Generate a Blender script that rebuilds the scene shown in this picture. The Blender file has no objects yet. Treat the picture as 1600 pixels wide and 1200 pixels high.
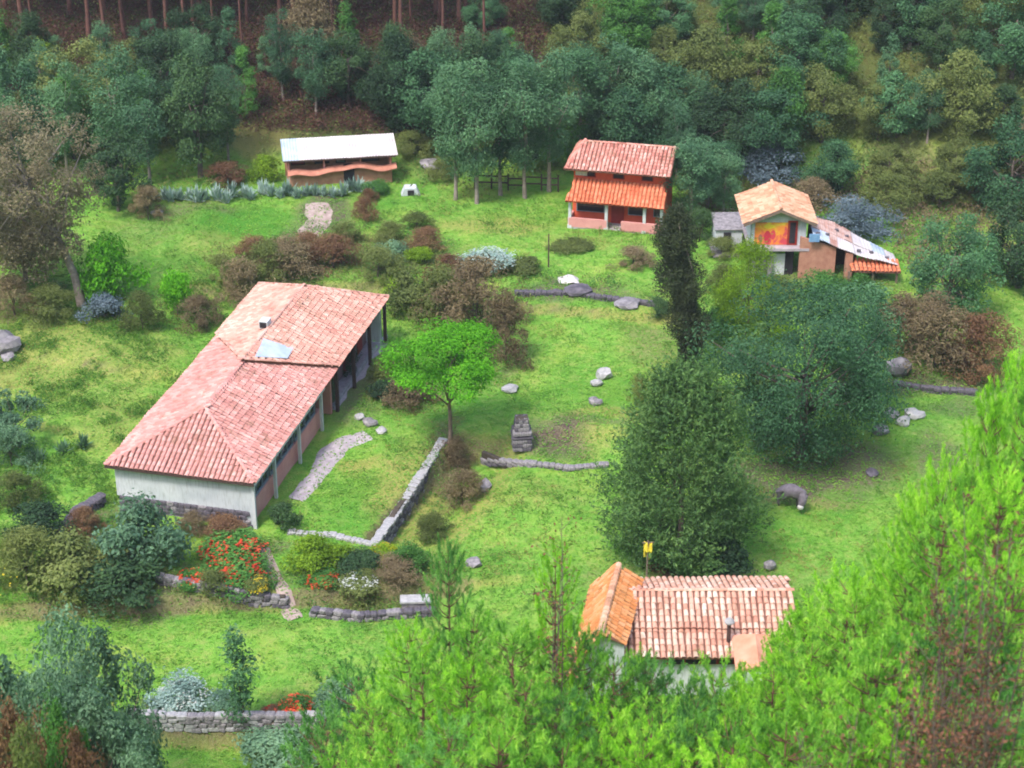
import bpy, bmesh, math, random
import numpy as np
from mathutils import Vector, Matrix, noise as mnoise

# ------------------------------------------------------------------ camera, world, light
S = bpy.context.scene
COL = S.collection
F = 2986.0; PITCH = math.radians(27); CH = 56.0
cam_d = bpy.data.cameras.new("camera"); cam = bpy.data.objects.new("camera", cam_d); COL.objects.link(cam)
cam.location = (0, 0, CH); cam.rotation_euler = (math.radians(90) - PITCH, 0, 0)
cam_d.sensor_width = 36; cam_d.lens = F / 1600 * 36; cam_d.clip_start = 0.5; cam_d.clip_end = 3000
cam_d.dof.use_dof = True; cam_d.dof.focus_distance = 118; cam_d.dof.aperture_fstop = .6
S.camera = cam
W = bpy.data.worlds.new("World"); S.world = W; W.use_nodes = True
nt = W.node_tree; bg = nt.nodes["Background"]
sky = nt.nodes.new("ShaderNodeTexSky"); sky.sky_type = 'NISHITA'; sky.sun_disc = False
SUN_EL, SUN_AZ = math.radians(58), math.radians(215)
sky.sun_elevation = SUN_EL; sky.sun_rotation = SUN_AZ; sky.air_density = 1.0; sky.dust_density = 2.5; sky.ozone_density = 1.0
nt.links.new(sky.outputs[0], bg.inputs[0]); bg.inputs[1].default_value = 0.15
sl = bpy.data.lights.new("sun", 'SUN'); so = bpy.data.objects.new("sun", sl); COL.objects.link(so)
sl.energy = 1.5; sl.angle = math.radians(10); sl.color = (1.0, 0.95, 0.88)
sd = Vector((math.sin(SUN_AZ) * math.cos(SUN_EL), math.cos(SUN_AZ) * math.cos(SUN_EL), math.sin(SUN_EL)))
so.rotation_euler = sd.to_track_quat('Z', 'Y').to_euler()
S.view_settings.view_transform = 'Standard'; S.view_settings.look = 'None'
S.view_settings.exposure = 1.28; S.view_settings.gamma = 1.0; S.view_settings.use_curve_mapping = False
S.render.engine = 'CYCLES'
S.cycles.max_bounces = 6; S.cycles.diffuse_bounces = 3; S.cycles.glossy_bounces = 2; S.cycles.transmission_bounces = 3
S.cycles.transparent_max_bounces = 4; S.cycles.filter_width = 1.9; S.cycles.use_denoising = True
S.cycles.caustics_reflective = False; S.cycles.caustics_refractive = False

R = random.Random(7)
PI = math.pi

# ------------------------------------------------------------------ terrain height
def sstep(a, b, x):
    t = np.clip((np.asarray(x, float) - a) / (b - a), 0, 1); return t * t * (3 - 2 * t)
def vnoise(x, y, s, seed=0.0):
    x = np.asarray(x, float); y = np.asarray(y, float)
    v = np.sin(x / s * 1.3 + seed + 1.7 * np.sin(y / s * .7 + seed)) + np.sin(y / s * 1.1 + 2.1 * seed + 1.3 * np.sin(x / s * .9 - seed)) \
        + .6 * np.sin((x + y) / s * 1.9 + 3 * seed)
    return v / 2.6
LW0 = np.array([-3.9, 101.9]); LW1 = np.array([-8.3, 91.2])            # line of the lawn's retaining wall
def hz(x, y):
    x = np.asarray(x, float); y = np.asarray(y, float)
    z = 0.16 * vnoise(x, y, 4.2, .5) + 0.07 * vnoise(x, y, 1.7, 2.)
    z = z + .07 * vnoise(x, y, .9, 3.3) + .05 * vnoise(x, y, .55, 1.9)
    # banks: above the long house, under the far lawns, on the far meadow
    yb1 = 123.6 + .9 * vnoise(x, y * 0, 3., .4); z = z + .75 * sstep(-.5, .6, y - yb1) * sstep(-27, -23, x) * (1 - sstep(-3, 1, x))
    yb2 = 121.0 - .18 * x + .3 * vnoise(x, y * 0, 2., 1.4); z = z + .55 * sstep(-.2, .35, y - yb2) * sstep(-3, 1, x) * (1 - sstep(11, 15, x))
    yb3 = 112.0 + 1.2 * np.sin(x * .33); z = z + .5 * sstep(-.2, .4, y - yb3) * (1 - sstep(-24, -21, x))
    yb4 = 103.5 + 1.0 * np.sin(x * .4 + 2); z = z + .35 * sstep(-.2, .4, y - yb4) * (1 - sstep(-27, -24, x))
    # hillside behind
    st = 146 - 6 * sstep(8, 40, x)
    t = np.clip(y - st, 0, None); sl_ = 0.35 + 0.12 * sstep(0, 40, x)
    z = z + sl_ * (np.sqrt(t * t + 9) - 3) * (1 + .0 * t)
    z = z + .5 * vnoise(x, y, 7., 1.1) * sstep(142, 160, y)
    # two low terraces in front of the long house
    m = 1 - sstep(-6, 4, x)
    z = z - .8 * m * (1 - sstep(85.2 + .10 * (x + 14), 85.6 + .10 * (x + 14), y))
    z = z - .9 * (1 - sstep(-4, 8, x)) * (1 - sstep(74.4, 75.0, y))
    # drop beside the lawn's wall
    d = LW1 - LW0; L = np.hypot(*d); ux, uy = d / L
    s = (x - LW0[0]) * ux + (y - LW0[1]) * uy; w = -(x - LW0[0]) * uy + (y - LW0[1]) * ux
    z = z - 1.25 * sstep(.15, .5, w) * (1 - sstep(2.5, 6, w)) * sstep(-2, 0, s) * (1 - sstep(L - .3, L + .3, s))
    # bank below the stone pillar
    z = z + .55 * np.exp(-((x - 4.2) / 4.6) ** 2) * sstep(102.2, 103.2, y) * (1 - sstep(104, 108, y))
    # the camera's own slope in the near ground
    u = 68 + 3 * sstep(8, 30, x) - y
    uu = np.clip(u, 0, None)
    z = z + np.where(u > 0, uu * uu / (uu + 14) * .86, 0) + 5.5 * sstep(9, 15, x) * sstep(62, 53, y) * (1 - sstep(44, 30, y) * .9)
    return z
def ray(px, py):
    a = (px - 800) / F; b = (600 - py) / F
    return (a, math.cos(PITCH) + b * math.sin(PITCH), -math.sin(PITCH) + b * math.cos(PITCH))
def G(px, py):                                                     # where the line of sight meets the valley floor
    d = ray(px, py)
    t = np.arange(68, 330, .1); x = d[0] * t; y = d[1] * t; z = CH + d[2] * t
    k = np.argmax(z < hz(x, y)); t = t[k]
    x, y = d[0] * t, d[1] * t
    return Vector((x, y, float(hz(x, y))))
def zat(py, y):
    d = ray(800, py); return CH + d[2] * y / d[1]
def xat(px, py, y):
    d = ray(px, py); return d[0] * y / d[1]
def mpp(p): return math.sqrt(p[0] ** 2 + p[1] ** 2 + (CH - p[2]) ** 2) / F
def depr(p): return math.atan2(CH - p[2], p[1])

HAZE = .0002
# ------------------------------------------------------------------ object helpers
def tag(o, label=None, cat=None, group=None, kind=None):
    if label: o['label'] = label
    if cat: o['category'] = cat
    if group: o['group'] = group
    if kind: o['kind'] = kind
    return o
def empty(name, loc=(0, 0, 0), rz=0.0, label=None, cat=None, group=None):
    o = bpy.data.objects.new(name, None); COL.objects.link(o)
    o.location = loc; o.rotation_euler = (0, 0, rz); o.empty_display_size = .3
    return tag(o, label, cat, group)
def link(name, me, parent=None, mat=None, M=None):
    o = bpy.data.objects.new(name, me); COL.objects.link(o)
    if parent: o.parent = parent
    if M is not None: o.matrix_basis = M
    if mat is not None:
        if len(me.materials) == 0: me.materials.append(mat)
        elif me.materials[0] != mat:
            o.material_slots[0].link = 'OBJECT'; o.material_slots[0].material = mat
    return o
def npmesh(name, V, Fq, mat=None, smooth=False):
    """V (N,3); Fq (M,k) array with one k, or list of such arrays"""
    if not isinstance(Fq, list): Fq = [Fq]
    Fq = [np.asarray(f, int) for f in Fq if len(f)]
    me = bpy.data.meshes.new(name)
    V = np.asarray(V, np.float32); me.vertices.add(len(V)); me.vertices.foreach_set("co", V.ravel())
    idx = np.concatenate([f.ravel() for f in Fq]); cnt = np.concatenate([np.full(len(f), f.shape[1]) for f in Fq])
    me.loops.add(len(idx)); me.loops.foreach_set("vertex_index", idx)
    me.polygons.add(len(cnt)); st = np.concatenate([[0], np.cumsum(cnt)[:-1]])
    me.polygons.foreach_set("loop_start", st); me.polygons.foreach_set("loop_total", cnt)
    me.polygons.foreach_set("use_smooth", np.full(len(cnt), bool(smooth)))
    me.update(calc_edges=True); me.validate()
    if mat: me.materials.append(mat)
    return me
class MB:
    def __init__(s): s.v = []; s.f = {3: [], 4: []}; s.n = 0
    def add(s, V, Fs):
        V = np.asarray(V, float)
        for f in Fs:
            k = len(f)
            s.f.setdefault(k, []).append([i + s.n for i in f])
        s.v.append(V); s.n += len(V); return s
    def box(s, c, d, rz=0, M=None):
        x, y, z = [a / 2 for a in d]
        V = np.array([(-x, -y, -z), (x, -y, -z), (x, y, -z), (-x, y, -z), (-x, -y, z), (x, -y, z), (x, y, z), (-x, y, z)])
        cr, sr = math.cos(rz), math.sin(rz); V = V @ np.array([[cr, sr, 0], [-sr, cr, 0], [0, 0, 1]])
        if M is not None: V = V @ np.array(M.to_3x3()).T
        return s.add(V + np.array(c), [(3, 2, 1, 0), (4, 5, 6, 7), (0, 1, 5, 4), (1, 2, 6, 5), (2, 3, 7, 6), (3, 0, 4, 7)])
    def slab(s, P, th):                                     # polygon P (top, ccw) extruded down by th
        P = np.array(P, float); n = len(P); Q = P - np.array([0, 0, th])
        Fs = [tuple(range(n)), tuple(range(2 * n - 1, n - 1, -1))] + [(i, i + n, (i + 1) % n + n, (i + 1) % n) for i in range(n)]
        return s.add(np.vstack([P, Q]), Fs)
    def wallpoly(s, P, th):                                 # vertical polygon in xz plane at y=P[.][1], thickness +y
        P = np.array(P, float); n = len(P); Q = P + np.array([0, th, 0])
        Fs = [tuple(range(n)), tuple(range(2 * n - 1, n - 1, -1))] + [(i, i + n, (i + 1) % n + n, (i + 1) % n) for i in range(n)]
        return s.add(np.vstack([P, Q]), Fs)
    def tube(s, pts, rad, n=6):
        pts = [Vector(p) for p in pts]; V = []; Fs = []
        for i, p in enumerate(pts):
            d = (pts[min(i + 1, len(pts) - 1)] - pts[max(i - 1, 0)])
            d = d.normalized() if d.length > 1e-6 else Vector((0, 0, 1))
            a = d.cross(Vector((.31, .95, .1))).normalized(); b = d.cross(a)
            for k in range(n):
                th = 2 * PI * k / n; V.append(p + (a * math.cos(th) + b * math.sin(th)) * rad[i])
        for i in range(len(pts) - 1):
            for k in range(n):
                Fs.append((i * n + k, i * n + (k + 1) % n, (i + 1) * n + (k + 1) % n, (i + 1) * n + k))
        Fs.append(tuple(range(n))[::-1]); Fs.append(tuple(range((len(pts) - 1) * n, len(pts) * n)))
        return s.add(np.array([tuple(v) for v in V]), Fs)
    def mesh(s, name, mat=None, smooth=False):
        return npmesh(name, np.vstack(s.v), [np.array(f) for f in s.f.values() if f], mat, smooth)
    def build(s, name, mat, parent=None, smooth=False):
        return link(name, s.mesh(name, mat, smooth), parent)

# ------------------------------------------------------------------ materials
def newmat(name):
    m = bpy.data.materials.new(name); m.use_nodes = True; n = m.node_tree
    return m, n, n.nodes["Principled BSDF"]
def nd(n, t, **k):
    o = n.nodes.new(t)
    for a, b in k.items(): setattr(o, a, b)
    return o
def ramp(n, stops, fac):
    r = nd(n, "ShaderNodeValToRGB"); e = r.color_ramp.elements
    while len(e) < len(stops): e.new(.5)
    for el, (p, c) in zip(e, stops): el.position = p; el.color = (*c, 1)
    n.links.new(fac, r.inputs[0]); return r.outputs[0]
def mixc(n, f, a, b, mode='MIX'):
    m = nd(n, "ShaderNodeMix", data_type='RGBA', blend_type=mode)
    for s, v in ((0, f), (6, a), (7, b)):
        if hasattr(v, 'is_linked') or hasattr(v, 'links'): n.links.new(v, m.inputs[s])
        elif s == 0: m.inputs[0].default_value = v
        else: m.inputs[s].default_value = (*v, 1)
    return m.outputs[2]
def noisefac(n, scale, detail=4, coord='Object', dist=0.0, rough=.6):
    tc = nd(n, "ShaderNodeTexCoord"); g = nd(n, "ShaderNodeNewGeometry")
    t = nd(n, "ShaderNodeTexNoise"); t.inputs['Scale'].default_value = scale; t.inputs['Detail'].default_value = detail
    t.inputs['Distortion'].default_value = dist; t.inputs['Roughness'].default_value = rough
    n.links.new(g.outputs['Position'] if coord == 'World' else tc.outputs[coord], t.inputs['Vector']); return t.outputs[0]
def math_(n, op, a, b=None, clamp=False):
    m = nd(n, "ShaderNodeMath", operation=op, use_clamp=clamp)
    for i, v in enumerate((a, b)):
        if v is None: continue
        if hasattr(v, 'links'): n.links.new(v, m.inputs[i])
        else: m.inputs[i].default_value = v
    return m.outputs[0]
def bump(n, b, h, st=.4, dist=.05):
    bp = nd(n, "ShaderNodeBump"); bp.inputs['Strength'].default_value = st; bp.inputs['Distance'].default_value = dist
    n.links.new(h, bp.inputs['Height']); n.links.new(bp.outputs[0], b.inputs['Normal'])

def leafmat(name, dark, mid, light, trans=.32, objvar=.35, rough=.6, ns=.55, nw=.9):
    m, n, b = newmat(name)
    g = nd(n, "ShaderNodeNewGeometry"); oi = nd(n, "ShaderNodeObjectInfo")
    big = noisefac(n, ns, 2, 'World')
    f = math_(n, 'ADD', math_(n, 'MULTIPLY', g.outputs['Random Per Island'], .42), math_(n, 'MULTIPLY', oi.outputs['Random'], objvar))
    f = math_(n, 'ADD', f, math_(n, 'MULTIPLY', math_(n, 'SUBTRACT', big, .5), nw), clamp=True)
    c = ramp(n, [(0.05, dark), (.42, mid), (.95, light)], f)
    b.inputs['Roughness'].default_value = rough; b.inputs['Specular IOR Level'].default_value = .25
    n.links.new(c, b.inputs['Base Color'])
    tr = nd(n, "ShaderNodeBsdfTranslucent"); n.links.new(mixc(n, 1., c, (1.15, 1.2, .55), 'MULTIPLY'), tr.inputs[0])
    mx = nd(n, "ShaderNodeMixShader"); mx.inputs[0].default_value = trans
    n.links.new(b.outputs[0], mx.inputs[1]); n.links.new(tr.outputs[0], mx.inputs[2])
    n.links.new(mx.outputs[0], n.nodes["Material Output"].inputs[0])
    return m
def plain(name, c1, c2, scale=3., rough=.8, bmp=.3, coord='Object', spec=.3, metal=0.):
    m, n, b = newmat(name); f = noisefac(n, scale, 5, coord)
    n.links.new(ramp(n, [(.3, c1), (.7, c2)], f), b.inputs['Base Color'])
    b.inputs['Roughness'].default_value = rough; b.inputs['Specular IOR Level'].default_value = spec; b.inputs['Metallic'].default_value = metal
    if bmp: bump(n, b, noisefac(n, scale * 4, 4, coord), bmp, .04)
    return m
def tilemat(name, stops, island, moss=(.12, .10, .04)):
    m, n, b = newmat(name)
    g = nd(n, "ShaderNodeNewGeometry"); oi = nd(n, "ShaderNodeObjectInfo")
    f = g.outputs['Random Per Island'] if island else oi.outputs['Random']
    big = noisefac(n, .35, 3, 'World')
    f2 = math_(n, 'ADD', math_(n, 'MULTIPLY', f, .7), math_(n, 'MULTIPLY', math_(n, 'SUBTRACT', big, .36), 1.1), clamp=True)
    c = ramp(n, stops, f2)
    ms = noisefac(n, 1.3, 6, 'World', .5)
    c = mixc(n, math_(n, 'MULTIPLY', math_(n, 'SUBTRACT', ms, .53), 2.6, True), c, moss)
    n.links.new(c, b.inputs['Base Color']); b.inputs['Roughness'].default_value = .85; b.inputs['Specular IOR Level'].default_value = .2
    bump(n, b, noisefac(n, 14, 3, 'World'), .3, .02)
    return m

A_ST = [(.0, (.40, .17, .15)), (.35, (.54, .25, .22)), (.7, (.62, .31, .28)), (1., (.70, .43, .38))]
B_ST = [(.0, (.40, .14, .11)), (.4, (.60, .25, .20)), (.75, (.68, .34, .28)), (1., (.76, .52, .44))]
O_ST = [(.0, (.56, .13, .06)), (.5, (.68, .20, .10)), (1., (.74, .28, .16))]
D_ST = [(.0, (.42, .20, .12)), (.4, (.60, .32, .20)), (1., (.72, .47, .33))]
E_ST = [(.0, (.46, .20, .14)), (.4, (.62, .34, .25)), (.8, (.72, .50, .40)), (1., (.78, .62, .52))]
W_ST = [(.0, (.48, .16, .05)), (.5, (.60, .26, .10)), (1., (.68, .36, .20))]
TM = {k: (tilemat('clay_tile_' + k, st, False), tilemat('clay_tiles_joined_' + k, st, True)) for k, st in
      dict(rose=A_ST, faded=[(.0, (.46, .21, .17)), (.35, (.59, .30, .24)), (.7, (.66, .37, .30)), (1., (.73, .50, .42))], pink=B_ST, orange=O_ST, sand=D_ST, pale=E_ST, ochre=W_ST).items()}
M_deck = plain('roof_deck_clay', (.16, .07, .05), (.26, .12, .085), 6)
M_white = plain('white_limewash', (.46, .50, .54), (.64, .66, .69), 1.0, .9, .15)
n_ = M_white.node_tree; b_ = n_.nodes["Principled BSDF"]; mp_ = nd(n_, "ShaderNodeMapping"); tc_ = nd(n_, "ShaderNodeTexCoord"); tx_ = nd(n_, "ShaderNodeTexNoise"); mp_.inputs['Scale'].default_value = (2.6, 2.6, .35)
n_.links.new(tc_.outputs['Object'], mp_.inputs[0]); n_.links.new(mp_.outputs[0], tx_.inputs[0]); tx_.inputs['Detail'].default_value = 6
src_ = b_.inputs['Base Color'].links[0].from_socket; n_.links.new(mixc(n_, math_(n_, 'MULTIPLY', math_(n_, 'SUBTRACT', tx_.outputs[0], .5), 2.6, True), src_, (.30, .31, .31)), b_.inputs['Base Color'])
M_white_trim = plain('white_trim', (.50, .52, .55), (.62, .63, .66), 3, .7, .05)
M_pink = plain('pink_plaster', (.58, .24, .23), (.70, .34, .31), 1.0, .9, .15)
M_red = plain('red_plaster', (.62, .085, .04), (.74, .13, .06), 1.5, .9, .1)
M_redwood = plain('red_door_paint', (.24, .02, .015), (.33, .035, .025), 4, .6, .1)
M_brick = plain('mud_brick', (.36, .16, .11), (.50, .26, .18), 2.2, .95, .4)
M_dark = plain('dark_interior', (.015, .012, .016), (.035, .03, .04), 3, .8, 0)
M_wood = plain('weathered_wood', (.13, .09, .07), (.24, .18, .14), 5, .85, .3)
M_darkwood = plain('dark_wood', (.05, .03, .03), (.10, .06, .05), 5, .85, .3)
M_frame = plain('blue_grey_frame', (.16, .20, .25), (.26, .31, .37), 5, .6, .05)
M_stone = plain('grey_stone', (.13, .12, .135), (.36, .33, .35), 3.2, .9, .5)
M_stone_d = plain('dark_wet_stone', (.055, .05, .065), (.17, .15, .18), 3.2, .85, .5)
M_stone_p = plain('pale_stone', (.26, .255, .27), (.48, .465, .47), 3.0, .9, .4)
M_rubble = plain('earth_core', (.05, .04, .035), (.10, .08, .06), 3, .95, .4)
M_conc = plain('path_flagstone', (.30, .25, .28), (.48, .42, .45), 2.4, .9, .3)
M_bark = plain('bark', (.07, .055, .045), (.17, .13, .11), 6, .9, .6)
M_bark_p = plain('pale_bark', (.20, .16, .14), (.36, .30, .27), 4, .9, .5)
M_bark_r = plain('red_bark', (.10, .045, .035), (.19, .085, .065), 4, .9, .5)
M_tin_w = plain('white_tin', (.52, .45, .46), (.74, .69, .68), .9, .45, .05, spec=.5)
M_tin_b = plain('bluish_tin', (.34, .42, .55), (.58, .64, .72), 1.2, .45, .05, spec=.5)
M_tin_r = plain('rusty_tin', (.36, .16, .11), (.62, .46, .42), 1.6, .6, .1, spec=.4)
M_blue = plain('blue_sheet', (.12, .25, .48), (.25, .42, .62), 3, .6, .1)
M_glass, n_, b_ = newmat('window_glass'); b_.inputs['Base Color'].default_value = (.02, .025, .03, 1); b_.inputs['Roughness'].default_value = .08
M_yellow = plain('yellow_cloth', (.62, .50, .03), (.80, .70, .08), 4, .9, .3)
M_donkey = plain('grey_hide', (.10, .085, .10), (.20, .175, .205), 5, .9, .2)
M_muzzle = plain('white_muzzle', (.42, .40, .38), (.55, .53, .50), 5, .9, .1)
M_hoof = plain('dark_hoof', (.03, .025, .025), (.05, .04, .04), 5, .7, 0)

L_forest = leafmat('leaf_forest', (0.019, 0.049, 0.023), (0.039, 0.091, 0.038), (0.095, 0.183, 0.062), .32, 0.62)
L_blue = leafmat('leaf_eucalypt', (0.043, 0.112, 0.062), (0.079, 0.188, 0.094), (0.173, 0.330, 0.161), .32, 0.60)
L_mid = leafmat('leaf_mid_green', (0.042, 0.124, 0.027), (0.081, 0.227, 0.042), (0.176, 0.397, 0.086))
L_olive = leafmat('leaf_olive', (0.076, 0.106, 0.030), (0.135, 0.177, 0.047), (0.270, 0.312, 0.095), .32, 0.50)
L_brown = leafmat('leaf_brown_scrub', (0.118, 0.083, 0.052), (0.224, 0.174, 0.099), (0.397, 0.314, 0.182))
L_rust = leafmat('leaf_rusty_scrub', (0.118, 0.056, 0.033), (0.216, 0.119, 0.067), (0.365, 0.238, 0.119))
L_bright = leafmat('leaf_bright', (0.065, 0.226, 0.008), (0.138, 0.453, 0.015), (0.345, 0.755, 0.040), .4)
L_lime = leafmat('leaf_lime', (0.105, 0.196, 0.009), (0.252, 0.414, 0.023), (0.473, 0.598, 0.054), .4)
L_cyp = leafmat('leaf_cypress', (0.034, 0.089, 0.032), (0.081, 0.175, 0.052), (0.207, 0.349, 0.098))
L_round = leafmat('leaf_round_tree', (0.028, 0.090, 0.041), (0.064, 0.160, 0.072), (0.134, 0.304, 0.126), .32, 0.50, ns=.8, nw=1.3)
L_thin = leafmat('leaf_dark_drooping', (0.019, 0.034, 0.015), (0.048, 0.066, 0.027), (0.128, 0.150, 0.060), .2)
L_leaning = leafmat('leaf_leaning_tree', (0.096, 0.089, 0.053), (0.186, 0.162, 0.101), (0.370, 0.304, 0.195))
L_silver = leafmat('leaf_silver', (.12, .20, .17), (.30, .42, .38), (.62, .70, .68), .15)
L_bluebush = leafmat('leaf_blue_bush', (0.050, 0.083, 0.101), (0.119, 0.168, 0.205), (0.290, 0.360, 0.410), .2)
L_teal = leafmat('leaf_teal_bush', (0.066, 0.145, 0.089), (0.139, 0.258, 0.149), (0.312, 0.499, 0.299))
L_pine = leafmat('needle_lime', (0.089, 0.251, 0.032), (0.223, 0.526, 0.056), (0.550, 0.807, 0.125), .42, ns=1.5, nw=2.0)  # in all three needle colours, strong noise paints dark gaps between plumes
L_pine_y = leafmat('needle_yellow', (0.139, 0.353, 0.023), (0.306, 0.663, 0.037), (0.585, 0.850, 0.111), .42, ns=1.5, nw=2.0)
L_pine_d = leafmat('needle_deep', (0.054, 0.184, 0.044), (0.132, 0.357, 0.068), (0.337, 0.672, 0.144), .35, ns=1.5, nw=2.0)
L_red = leafmat('blossom_red', (0.385, 0.030, 0.012), (0.660, 0.070, 0.028), (0.850, 0.200, 0.096), .3)
L_yel = leafmat('blossom_yellow', (.45, .32, .02), (.65, .50, .03), (.80, .68, .10), .3)
L_wht = leafmat('blossom_white', (.45, .46, .44), (.62, .64, .62), (.80, .82, .80), .3)
L_dead = leafmat('dead_leaf', (0.098, 0.041, 0.029), (0.195, 0.078, 0.046), (0.364, 0.169, 0.104), .2)

# ------------------------------------------------------------------ ground
def axis(segs):
    out = []
    for a, b, st in segs: out.append(np.arange(a, b, st))
    return np.concatenate(out + [[segs[-1][1]]])
gx = axis([(-250, -70, 15), (-70, -34, 1.2), (-34, 40, .36), (40, 75, 1.2), (75, 250, 15)])
gy = axis([(-60, 60, 2.0), (60, 152, .36), (152, 190, .9), (190, 310, 4)])
XX, YY = np.meshgrid(gx, gy); ZZ = hz(XX, YY)
ZZ = np.where(YY > 300, hz(XX, 300 + 0 * YY) + .1 * (YY - 300), ZZ)
nx, ny = len(gx), len(gy)
ii = np.arange(nx * ny).reshape(ny, nx)
FQ = np.stack([ii[:-1, :-1], ii[:-1, 1:], ii[1:, 1:], ii[1:, :-1]], -1).reshape(-1, 4)
def blob(px, py, rx, ry, st=1., edge=.45):
    c = G(px, py); m = mpp(c); a = rx * m; b = ry * m / math.sin(depr(c))
    wx = XX + .5 * vnoise(XX, YY, .8, px * .1); wy = YY + .9 * vnoise(XX, YY, .9, py * .1)
    r = np.sqrt(((wx - c[0]) / a) ** 2 + ((wy - c[1]) / b) ** 2)
    return st * (1 - sstep(1 - edge, 1 + edge, r))
soil = np.zeros_like(XX); dry = np.zeros_like(XX); lush = np.zeros_like(XX)
for a in [(505, 340, 45, 40, .9), (290, 325, 80, 10, .6), (560, 400, 160, 28, .55), (870, 685, 50, 30, .95), (740, 715, 60, 14, .5),
          (1240, 740, 130, 40, .95), (1310, 725, 90, 40, .9), (1180, 760, 50, 30, .7), (1460, 600, 100, 16, .9), (900, 455, 95, 16, .8), (560, 600, 40, 60, .7),
          (700, 720, 28, 60, .7), (640, 600, 60, 40, .6), (780, 560, 50, 40, .5), (60, 460, 90, 16, .7), (430, 850, 30, 14, .6),
          (350, 905, 120, 26, .55), (580, 900, 120, 40, .6), (150, 830, 50, 40, .7), (180, 920, 120, 30, .8), (900, 655, 90, 8, .6),
          (1020, 540, 40, 30, .35), (1480, 730, 50, 60, .7), (1500, 640, 60, 16, .5), (240, 340, 60, 40, .3), (1400, 250, 60, 20, .55), (690, 250, 50, 24, .5),
          (1290, 440, 110, 18, .6), (300, 1110, 120, 12, .4), (1080, 900, 160, 30, .5), (440, 465, 60, 20, .4)]:
    soil = np.maximum(soil, blob(*a))
for a in [(640, 770, 55, 70, .75), (560, 725, 40, 8, .7), (770, 355, 90, 14, .65), (900, 690, 60, 20, .6), (950, 645, 90, 12, .7), (60, 560, 130, 70, .6),
          (210, 560, 60, 40, .5), (180, 660, 60, 60, .4), (1030, 520, 60, 60, .35), (400, 215, 60, 16, .9), (900, 380, 60, 12, .4), (330, 385, 60, 20, .4),
          (620, 955, 60, 10, .5), (470, 1080, 80, 12, .3), (1450, 180, 90, 20, .7), (1450, 60, 120, 20, .5), (50, 70, 60, 10, .5),
          (1280, 790, 60, 10, .5), (1500, 250, 100, 60, .5), (820, 770, 90, 20, .3), (400, 980, 90, 10, .25)]:
    dry = np.maximum(dry, blob(*a))
for a in [(380, 350, 80, 28, .9), (560, 790, 55, 50, .5), (400, 960, 200, 20, .45), (860, 620, 60, 20, .5), (960, 610, 60, 20, .5), (1480, 640, 60, 20, .6), (1250, 800, 90, 30, .5),
          (600, 320, 30, 12, .6), (640, 690, 40, 12, .5), (820, 490, 30, 20, .4), (720, 640, 60, 20, .5)]:
    lush = np.maximum(lush, blob(*a))
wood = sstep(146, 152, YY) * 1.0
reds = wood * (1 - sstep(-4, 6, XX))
gyy, gxx = np.gradient(ZZ, gy, gx); stp = np.hypot(gyy, gxx) * (YY > 69) * (YY < 146)
soil = np.maximum(soil, .7 * sstep(.55, 1.0, stp)); dry = np.maximum(dry, .6 * sstep(.25, .5, stp))
attr = np.stack([soil, dry, lush, np.clip(wood - .3 * dry, 0, 1)], -1).reshape(-1, 4)
gm = npmesh('ground', np.stack([XX, YY, ZZ], -1).reshape(-1, 3), FQ, None, True)
ca = gm.color_attributes.new('cover', 'FLOAT_COLOR', 'POINT'); ca.data.foreach_set('color', attr.astype(np.float32).ravel())
m, n, b = newmat('meadow'); at = nd(n, "ShaderNodeVertexColor", layer_name='cover'); sep = nd(n, "ShaderNodeSeparateColor"); n.links.new(at.outputs[0], sep.inputs[0])
f1 = noisefac(n, .22, 5, 'World', .6); f2 = noisefac(n, 1.6, 6, 'World', .3, .7); f3 = noisefac(n, 9, 4, 'World')
c = ramp(n, [(.25, (.11, .32, .035)), (.5, (.19, .42, .055)), (.75, (.33, .46, .07))], f1)
c = mixc(n, math_(n, 'MULTIPLY', math_(n, 'SUBTRACT', f2, .48), 3.2, True), c, (.40, .45, .13))
f4 = noisefac(n, .55, 5, 'World', 1.5, .65)
c = mixc(n, math_(n, 'MULTIPLY', math_(n, 'SUBTRACT', f4, .54), 3.2, True), c, (.33, .38, .085))
c = mixc(n, math_(n, 'MULTIPLY', math_(n, 'SUBTRACT', .42, f4), 3., True), c, (.085, .29, .035))
c = mixc(n, math_(n, 'MULTIPLY', math_(n, 'SUBTRACT', .47, f2), 3.2, True), c, (.05, .17, .018))
c = mixc(n, math_(n, 'MULTIPLY', sep.outputs[2], .85), c, (.06, .25, .022))
dr = math_(n, 'MULTIPLY', sep.outputs[1], math_(n, 'ADD', f2, .35), True)
c = mixc(n, dr, c, (.40, .33, .11))
sof = math_(n, 'MULTIPLY', sep.outputs[0], math_(n, 'ADD', math_(n, 'MULTIPLY', f2, 1.5), .15), True)
socol = ramp(n, [(.3, (.085, .06, .05)), (.7, (.20, .145, .125))], f3)
c = mixc(n, sof, c, socol)
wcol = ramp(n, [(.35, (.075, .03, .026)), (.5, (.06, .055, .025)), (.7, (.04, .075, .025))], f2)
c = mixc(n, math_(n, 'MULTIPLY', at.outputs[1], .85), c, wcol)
c = mixc(n, .4, c, ramp(n, [(.3, (.3, .3, .3)), (.7, (1, 1, 1))], f3), 'MULTIPLY')
n.links.new(c, b.inputs['Base Color']); b.inputs['Roughness'].default_value = .95; b.inputs['Specular IOR Level'].default_value = .1
bump(n, b, f3, .8, .15); gm.materials.append(m)
tag(link('ground', gm), 'rolling green pasture rising into a wooded hillside', None, None, 'structure')
del m

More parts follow.
